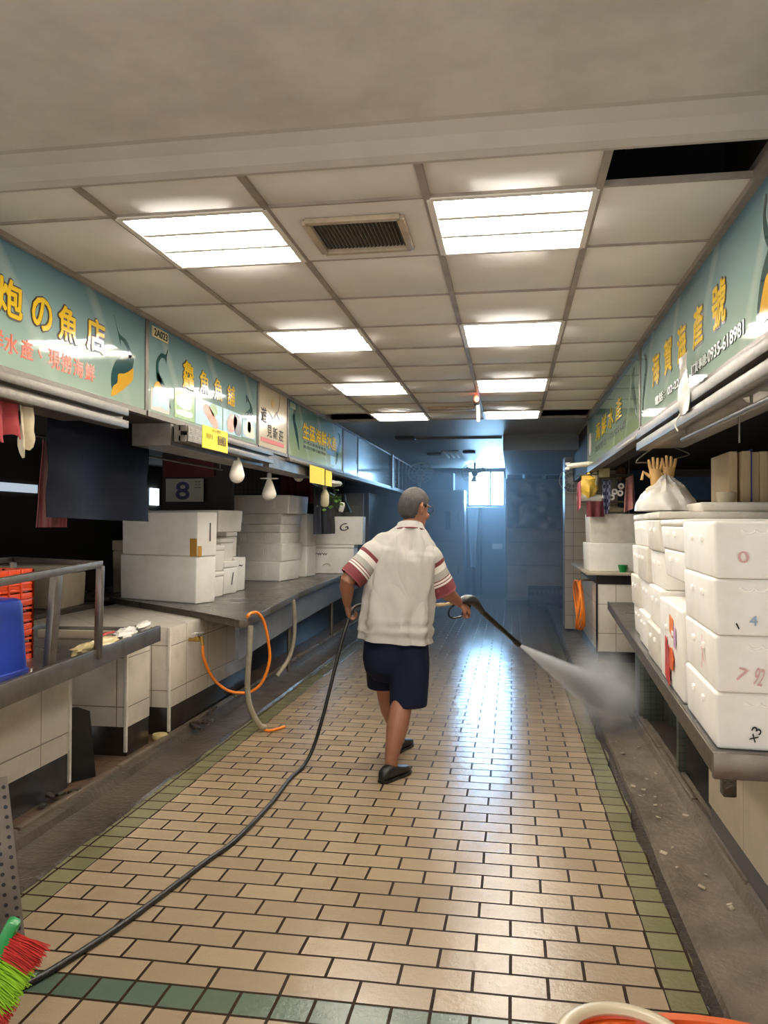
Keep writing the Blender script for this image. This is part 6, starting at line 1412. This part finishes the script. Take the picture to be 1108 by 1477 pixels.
# --- pressure washer lance in his right hand
t = thing('pressure_washer_lance', 'black pressure washer lance held in the right hand of the man', 'pressure washer', (-0.26, 5.18, 0.9))
mb = MB()
mb.tube(spline([(-0.345, 5.115, 1.008), (-0.30, 5.15, 1.024), (-0.255, 5.195, 1.013), (-0.215, 5.245, 0.968), (-0.185, 5.285, 0.925)], 5), [0.016, 0.022, 0.028, 0.034, 0.039, 0.043, 0.046, 0.047, 0.047, 0.046, 0.044, 0.042, 0.039, 0.036, 0.033, 0.030, 0.027, 0.025, 0.022, 0.021, 0.019], 14, flat=0.7)
part('gun_body', mb, M['black'], t)
mb = MB(); mb.tube([(-0.275, 5.19, 1.0), (-0.292, 5.205, 0.955), (-0.318, 5.205, 0.915)], [0.019, 0.018, 0.016], 12); part('grip', mb, M['black'], t)
mb = MB(); mb.tube(spline([(-0.325, 5.19, 0.91), (-0.38, 5.14, 0.905), (-0.405, 5.105, 0.93), (-0.395, 5.10, 0.97), (-0.36, 5.11, 1.0)], 6), 0.006, 8); part('hand_guard', mb, M['black'], t)
mb = MB(); mb.tube([(-0.195, 5.275, 0.937), (-0.10, 5.396, 0.836), (-0.02, 5.498, 0.752), (0.045, 5.581, 0.683)], [0.019, 0.017, 0.016, 0.017], 12); part('lance_tube', mb, M['black'], t)
mb = MB(); mb.tube([(0.02, 5.549, 0.709), (0.025, 5.556, 0.704), (0.050, 5.588, 0.678)], [0.016, 0.021, 0.021], 12); part('nozzle', mb, M['rubber'], t)
mb = MB(); mb.tube([(-0.345, 5.115, 1.008), (-0.40, 5.092, 1.002), (-0.425, 5.085, 0.998)], [0.009, 0.011, 0.009], 10); mb.tube([(-0.425, 5.085, 0.998), (-0.47, 5.08, 0.993), (-0.53, 5.08, 0.988)], [0.012, 0.012, 0.009], 10); part('brass_coupling', mb, mat('pale_brass', '#c9b48a', 0.3, 0.7), t)
# --- its hose: across his front, through his left hand, down and over the floor
hp = [(-0.525, 5.08, 0.988), (-0.62, 5.09, 0.985), (-0.80, 5.10, 0.985), (-0.94, 5.07, 0.988), (-1.005, 5.025, 0.978), (-1.028, 4.985, 0.935), (-1.045, 4.95, 0.87), (-1.075, 4.90, 0.74), (-1.125, 4.86, 0.51), (-1.18, 4.845, 0.28), (-1.235, 4.83, 0.10), (-1.27, 4.72, 0.018), (-1.29, 4.50, 0.0125), (-1.277, 4.10, 0.0125), (-1.295, 3.60, 0.0125), (-1.340, 3.36, 0.0125), (-1.395, 3.03, 0.0125), (-1.447, 2.75, 0.0125), (-1.520, 2.475, 0.0125), (-1.57, 2.35, 0.0125), (-1.62, 2.25, 0.0125), (-1.75, 1.9, 0.0125)]
mb = MB(); mb.tube(spline(hp, 7), 0.0118, 10)
single('pressure_hose', mb, M['rubber'], 'black pressure hose running from the left hand of the man across the tiled floor', 'hose')

# ================================================================== FAR END
t = thing('tall_cabinet', 'tall grey steel cabinet at the far end, left of the window', 'cabinet', (-1.45, 16.0, 0))
mb = MB(); mb.bx(-2.75, -0.95, 15.9, 16.6, 0.05, 2.2, 0.01); part('body', mb, M['fridge'], t)
for (x0, x1) in ((-2.72, -1.86), (-1.84, -0.98)):
    for (z0, z1) in ((0.1, 1.12), (1.15, 2.16)):
        mb = MB(); mb.bx(x0, x1, 15.86, 15.9, z0, z1, 0.008); d = part('door', mb, M['fridge'], t)
        mb = MB(); mb.bx(x1 - 0.1, x1 - 0.06, 15.83, 15.86, (z0 + z1) / 2 - 0.1, (z0 + z1) / 2 + 0.1, 0.005); part('handle', mb, M['steel'], d)
mb = MB(); mb.bx(-2.7, -1.0, 15.95, 16.55, 0, 0.05); part('plinth', mb, M['black'], t)
mb = MB(); mb.bx(-1.32, -1.22, 15.83, 15.865, 1.4, 1.78); part('notice', mb, M['dark_void'], t)
for k, (x, w, h, l) in enumerate(((-2.15, 0.5, 0.30, 'dark speaker box on the far cabinet, left one'), (-1.45, 0.55, 0.36, 'dark speaker box on the far cabinet, right one'))):
    t = thing('speaker_box', l, 'speaker', (x, 16.1, 2.2)); mb = MB(); mb.bx(x - w / 2, x + w / 2, 15.95, 16.4, 2.2, 2.2 + h, 0.01); part('case', mb, M['dark_void'], t)
    mb = MB(); mb.cyl((x, 15.955, 2.2 + h / 2), (x, 15.935, 2.2 + h / 2), 0.11); part('cone', mb, M['black'], t)
def far_fan(label, c):
    t = thing('wall_fan', label, 'fan', tuple(c)); c = V(c); mb = MB()
    for R_ in (0.24, 0.16, 0.08): mb.tube([c + V((R_ * math.cos(a), -0.1, R_ * math.sin(a) * 0.8)) for a in [2 * math.pi * q / 28 for q in range(29)]], 0.008, 6)
    for q in range(10):
        a = 2 * math.pi * q / 10; mb.cyl(c + V((0.05 * math.cos(a), -0.11, 0.04 * math.sin(a))), c + V((0.24 * math.cos(a), -0.1, 0.19 * math.sin(a))), 0.005, n=6)
    part('guard', mb, M['trim_white'], t)
    mb = MB(); mb.cyl(c + V((0, -0.09, 0)), c + V((0, 0.1, 0)), 0.06); mb.cyl(c + V((0, 0.05, 0)), V((c.x, c.y + 0.05, 2.715)), 0.02); part('motor', mb, M['fridge'], t)
    mb = MB()
    for q in range(3):
        a = 2 * math.pi * q / 3 + 0.5; d = V((math.cos(a), 0, math.sin(a) * .8)); s = V((-math.sin(a), 0.3, math.cos(a)))
        o_ = c + V((0, -0.06, 0)); mb.prism([o_ + d * 0.05 - s * 0.02, o_ + d * 0.21 - s * 0.06, o_ + d * 0.21 + s * 0.05, o_ + d * 0.05 + s * 0.02], (0, 0.006, 0))
    part('blades', mb, M['sign_faded'], t)
far_fan('ceiling fan in a round guard hanging in front of the far window', (-0.72, 15.4, 2.50))
far_fan('ceiling fan in a round guard above the far dark speaker boxes', (-1.75, 15.2, 2.50))
mb = MB(); mb.bx(-0.92, -0.16, 16.95, 17.0, 0.0, 1.86); single('far_door', mb, mat('blue_grey_door', '#3e4a58', 0.5, 0, '#2b3440', 0.5, 2), 'dark blue-grey door below the bright window', 'door')
mb = MB(); mb.bx(-0.42, -0.20, 16.93, 16.952, 0.98, 1.10); single('sign_plate', mb, M['paper'], 'pale plate on the dark door below the window', 'plate')
hang('plastic_strip_curtain', 'pale plastic strip hanging beside the far cabinet under the window', 'curtain', mat('cloudy_strip', '#9fb2c2', 0.4), ((-0.93, 16.62, 1.86), (-0.70, 16.66, 1.86)), 1.25, 1, 0.03, taper=0.6, seed=2)
hang('dark_curtain', 'dark curtain between the far cabinet and the door', 'curtain', 'dark_cloth', ((-0.94, 16.72, 1.86), (-0.62, 16.74, 1.86)), 1.84, 2, 0.04, seed=6)
mb = MB(); mb.cyl((-0.95, 16.62, 1.86), (-0.3, 16.78, 1.86), 0.012); mb.cyl((-0.3, 16.78, 1.86), (-0.3, 17.0, 1.86), 0.012); single('curtain_rod', mb, M['steel_dark'], 'curtain rod under the far window', 'rod')
t = thing('tall_cabinet', 'tall dark cabinet at the far right hung with crinkled plastic', 'cabinet', (0.42, 15.6, 0))
mb = MB(); mb.bx(-0.12, 0.97, 15.3, 16.2, 0.06, 2.38, 0.01); part('body', mb, mat('stained_cabinet', '#8f887b', 0.5, 0, '#3e3b36', 0.7, 3), t)
for z0, z1 in ((0.12, 0.72), (0.74, 1.16), (1.18, 1.40)):
    mb = MB(); mb.bx(-0.09, 0.94, 15.27, 15.3, z0, z1, 0.006); part('drawer_front', mb, mat('grey_beige_front', '#a69d8e', 0.5, 0, '#4d4840', 0.7, 3), t)
R = []
for i in range(22):
    f = i / 21; R.append([V((-0.09 + 1.0 * s + 0.01 * mnoise.noise((s * 9, f * 9, 0)), 15.24 + 0.035 * mnoise.noise((s * 6, f * 7, 1)) + 0.02 * mnoise.noise((s * 15, f * 14, 4)), 2.32 - 0.88 * f)) for s in [j / 19 for j in range(20)]])
mb = MB(); mb.sheet(R, 0.004); part('plastic_sheet', mb, mat('crinkled_dark_plastic', '#565c63', 0.15, 0, None, bump_scale=12, bump_str=0.5, bump_dist=0.02), t)
mb = MB(); mb.bx(-0.05, 0.9, 15.35, 16.15, 0, 0.06); part('plinth', mb, M['black'], t)
for k, (x, w, h, l) in enumerate(((0.05, 0.30, 0.10, 'low dark parcel on the far right cabinet, left one'), (0.42, 0.34, 0.11, 'dark parcel in the middle of the far right cabinet top'), (0.78, 0.28, 0.09, 'dark parcel at the right end of the far right cabinet top'))):
    mb = MB(); mb.bx(x - w / 2, x + w / 2, 15.5, 15.9, 2.38, 2.38 + h, 0.015); single('parcel', mb, M['dark_cloth'], l, 'parcel', group='parcels on the far cabinet')
crate('plastic_crate', 'dark blue plastic crate standing before the far right cabinet', mat('dark_blue_plastic', '#2a3350', 0.4), (0.62, 14.85, 0.001), 0.62, 0.42, 0.36, 0, 5, 8)
mb = MB(); mb.bx(-2.9, -2.45, 13.4, 15.6, 0.0, 2.05); single('side_cabinet', mb, M['fridge'], 'grey side cabinet below the farthest left signs', 'cabinet')
mb = MB(); mb.bx(-2.55, -2.35, 16.7, 16.98, 1.2, 2.7); single('white_board', mb, mat('pale_board', '#a2a5a6', 0.5), 'pale board standing high at the far left corner', 'board')

# ------------------------------------------------------------------ water mist and window glare
def volume_mat(name, dens, aniso=0.3, color=(1, 1, 1)):
    m = bpy.data.materials.new(name); m.use_nodes = True; nt = m.node_tree; nt.nodes.clear()
    out = nt.nodes.new('ShaderNodeOutputMaterial'); v = nt.nodes.new('ShaderNodeVolumePrincipled')
    v.inputs['Color'].default_value = (*color, 1); v.inputs['Anisotropy'].default_value = aniso
    nt.links.new(v.outputs[0], out.inputs['Volume'])
    if isinstance(dens, (int, float)): v.inputs['Density'].default_value = dens
    else: dens(nt, v)
    return m
mb = MB(); mb.bx(-2.0, 0.80, 9.2, 16.9, 0.02, 2.49)  # spray mist; its blue tint and density also imitate lens glare round the window
o = single('mist_and_glare', mb, volume_mat('thin_mist_and_glare', MIST_GLARE_DENSITY, 0.45, (0.75, 0.87, 1.0)), 'thin bluish mist with added lens glare before the far window', 'mist', kind='stuff')
# the jet from the lance: a cone of droplets that widens and thins to the gutter
N0, N1 = V((0.052, 5.59, 0.676)), V((0.86, 6.55, 0.05))
AX = (N1 - N0); LEN = AX.length; AX.normalize()
def jet_density(nt, v):
    co = obj_co(nt)
    def vec(op, a, b):
        n = nt.nodes.new('ShaderNodeVectorMath'); n.operation = op
        for i, x in enumerate((a, b)):
            if isinstance(x, (tuple, Vector)): n.inputs[i].default_value = tuple(x)
            else: nt.links.new(x, n.inputs[i])
        return n
    tdist = vec('DOT_PRODUCT', co, AX).outputs['Value']
    sc = nt.nodes.new('ShaderNodeVectorMath'); sc.operation = 'SCALE'; sc.inputs[0].default_value = tuple(AX); nt.links.new(tdist, sc.inputs['Scale'])
    rad = nt.nodes.new('ShaderNodeVectorMath'); rad.operation = 'LENGTH'; nt.links.new(vec('SUBTRACT', co, sc.outputs[0]).outputs[0], rad.inputs[0])
    f = mth(nt, 'DIVIDE', tdist, LEN)
    R = mth(nt, 'ADD', 0.010, mth(nt, 'MULTIPLY', f, 0.19))
    q = mth(nt, 'DIVIDE', rad.outputs['Value'], R)
    fall = mth(nt, 'MAXIMUM', 0.0, mth(nt, 'SUBTRACT', 1.0, mth(nt, 'MULTIPLY', q, q)))
    n = noise(nt, co, 9.0, 4, 0.65)
    n = ramp(nt, n, 0.30, 0.75)
    d = mth(nt, 'DIVIDE', JET_DENSITY, mth(nt, 'ADD', 0.16, mth(nt, 'MULTIPLY', f, 1.0)))
    d = mth(nt, 'MULTIPLY', d, mth(nt, 'MULTIPLY', fall, mth(nt, 'ADD', 0.25, n)))
    nt.links.new(d, v.inputs['Density'])
mb = MB(); mb.tube([N0 - N0, AX * LEN * 0.3, AX * LEN * 0.6, AX * LEN], [0.012, 0.068, 0.125, 0.2], 24)
for p in mb.v: p.z = max(p.z, 0.012 - N0.z)
o = bpy.data.objects.new('water_spray', mesh_of('water_spray', mb, volume_mat('spray_droplets', jet_density, 0.2))); COL.objects.link(o); o.location = N0
tag(o, 'fan of white water spray shooting from the black lance to the right gutter', 'water spray', None, 'stuff')
# splash cloud rising where the jet lands
def cloud_density(nt, v):
    co = obj_co(nt); ln = nt.nodes.new('ShaderNodeVectorMath'); ln.operation = 'LENGTH'
    mp = nt.nodes.new('ShaderNodeMapping'); mp.inputs['Scale'].default_value = (1 / 0.34, 1 / 1.0, 1 / 0.46); nt.links.new(co, mp.inputs[0]); nt.links.new(mp.outputs[0], ln.inputs[0])
    fall = mth(nt, 'MAXIMUM', 0.0, mth(nt, 'SUBTRACT', 1.0, ln.outputs['Value']))
    n = ramp(nt, noise(nt, co, 4.5, 4, 0.65), 0.38, 0.72)
    nt.links.new(mth(nt, 'MULTIPLY', mth(nt, 'MULTIPLY', CLOUD_DENSITY, mth(nt, 'MULTIPLY', fall, fall)), mth(nt, 'ADD', 0.2, mth(nt, 'MULTIPLY', n, 1.8))), v.inputs['Density'])
mb = MB(); mb.ball((0, 0, 0), 1.0, 24, sc=(0.34, 1.0, 0.46))
for p in mb.v: p.z = max(p.z, -0.19)
o = bpy.data.objects.new('splash_mist', mesh_of('splash_mist', mb, volume_mat('splash_droplets', cloud_density, 0.2))); COL.objects.link(o); o.location = (0.70, 6.35, 0.21)
tag(o, 'soft cloud of splash mist over the right gutter', 'mist', None, 'stuff')
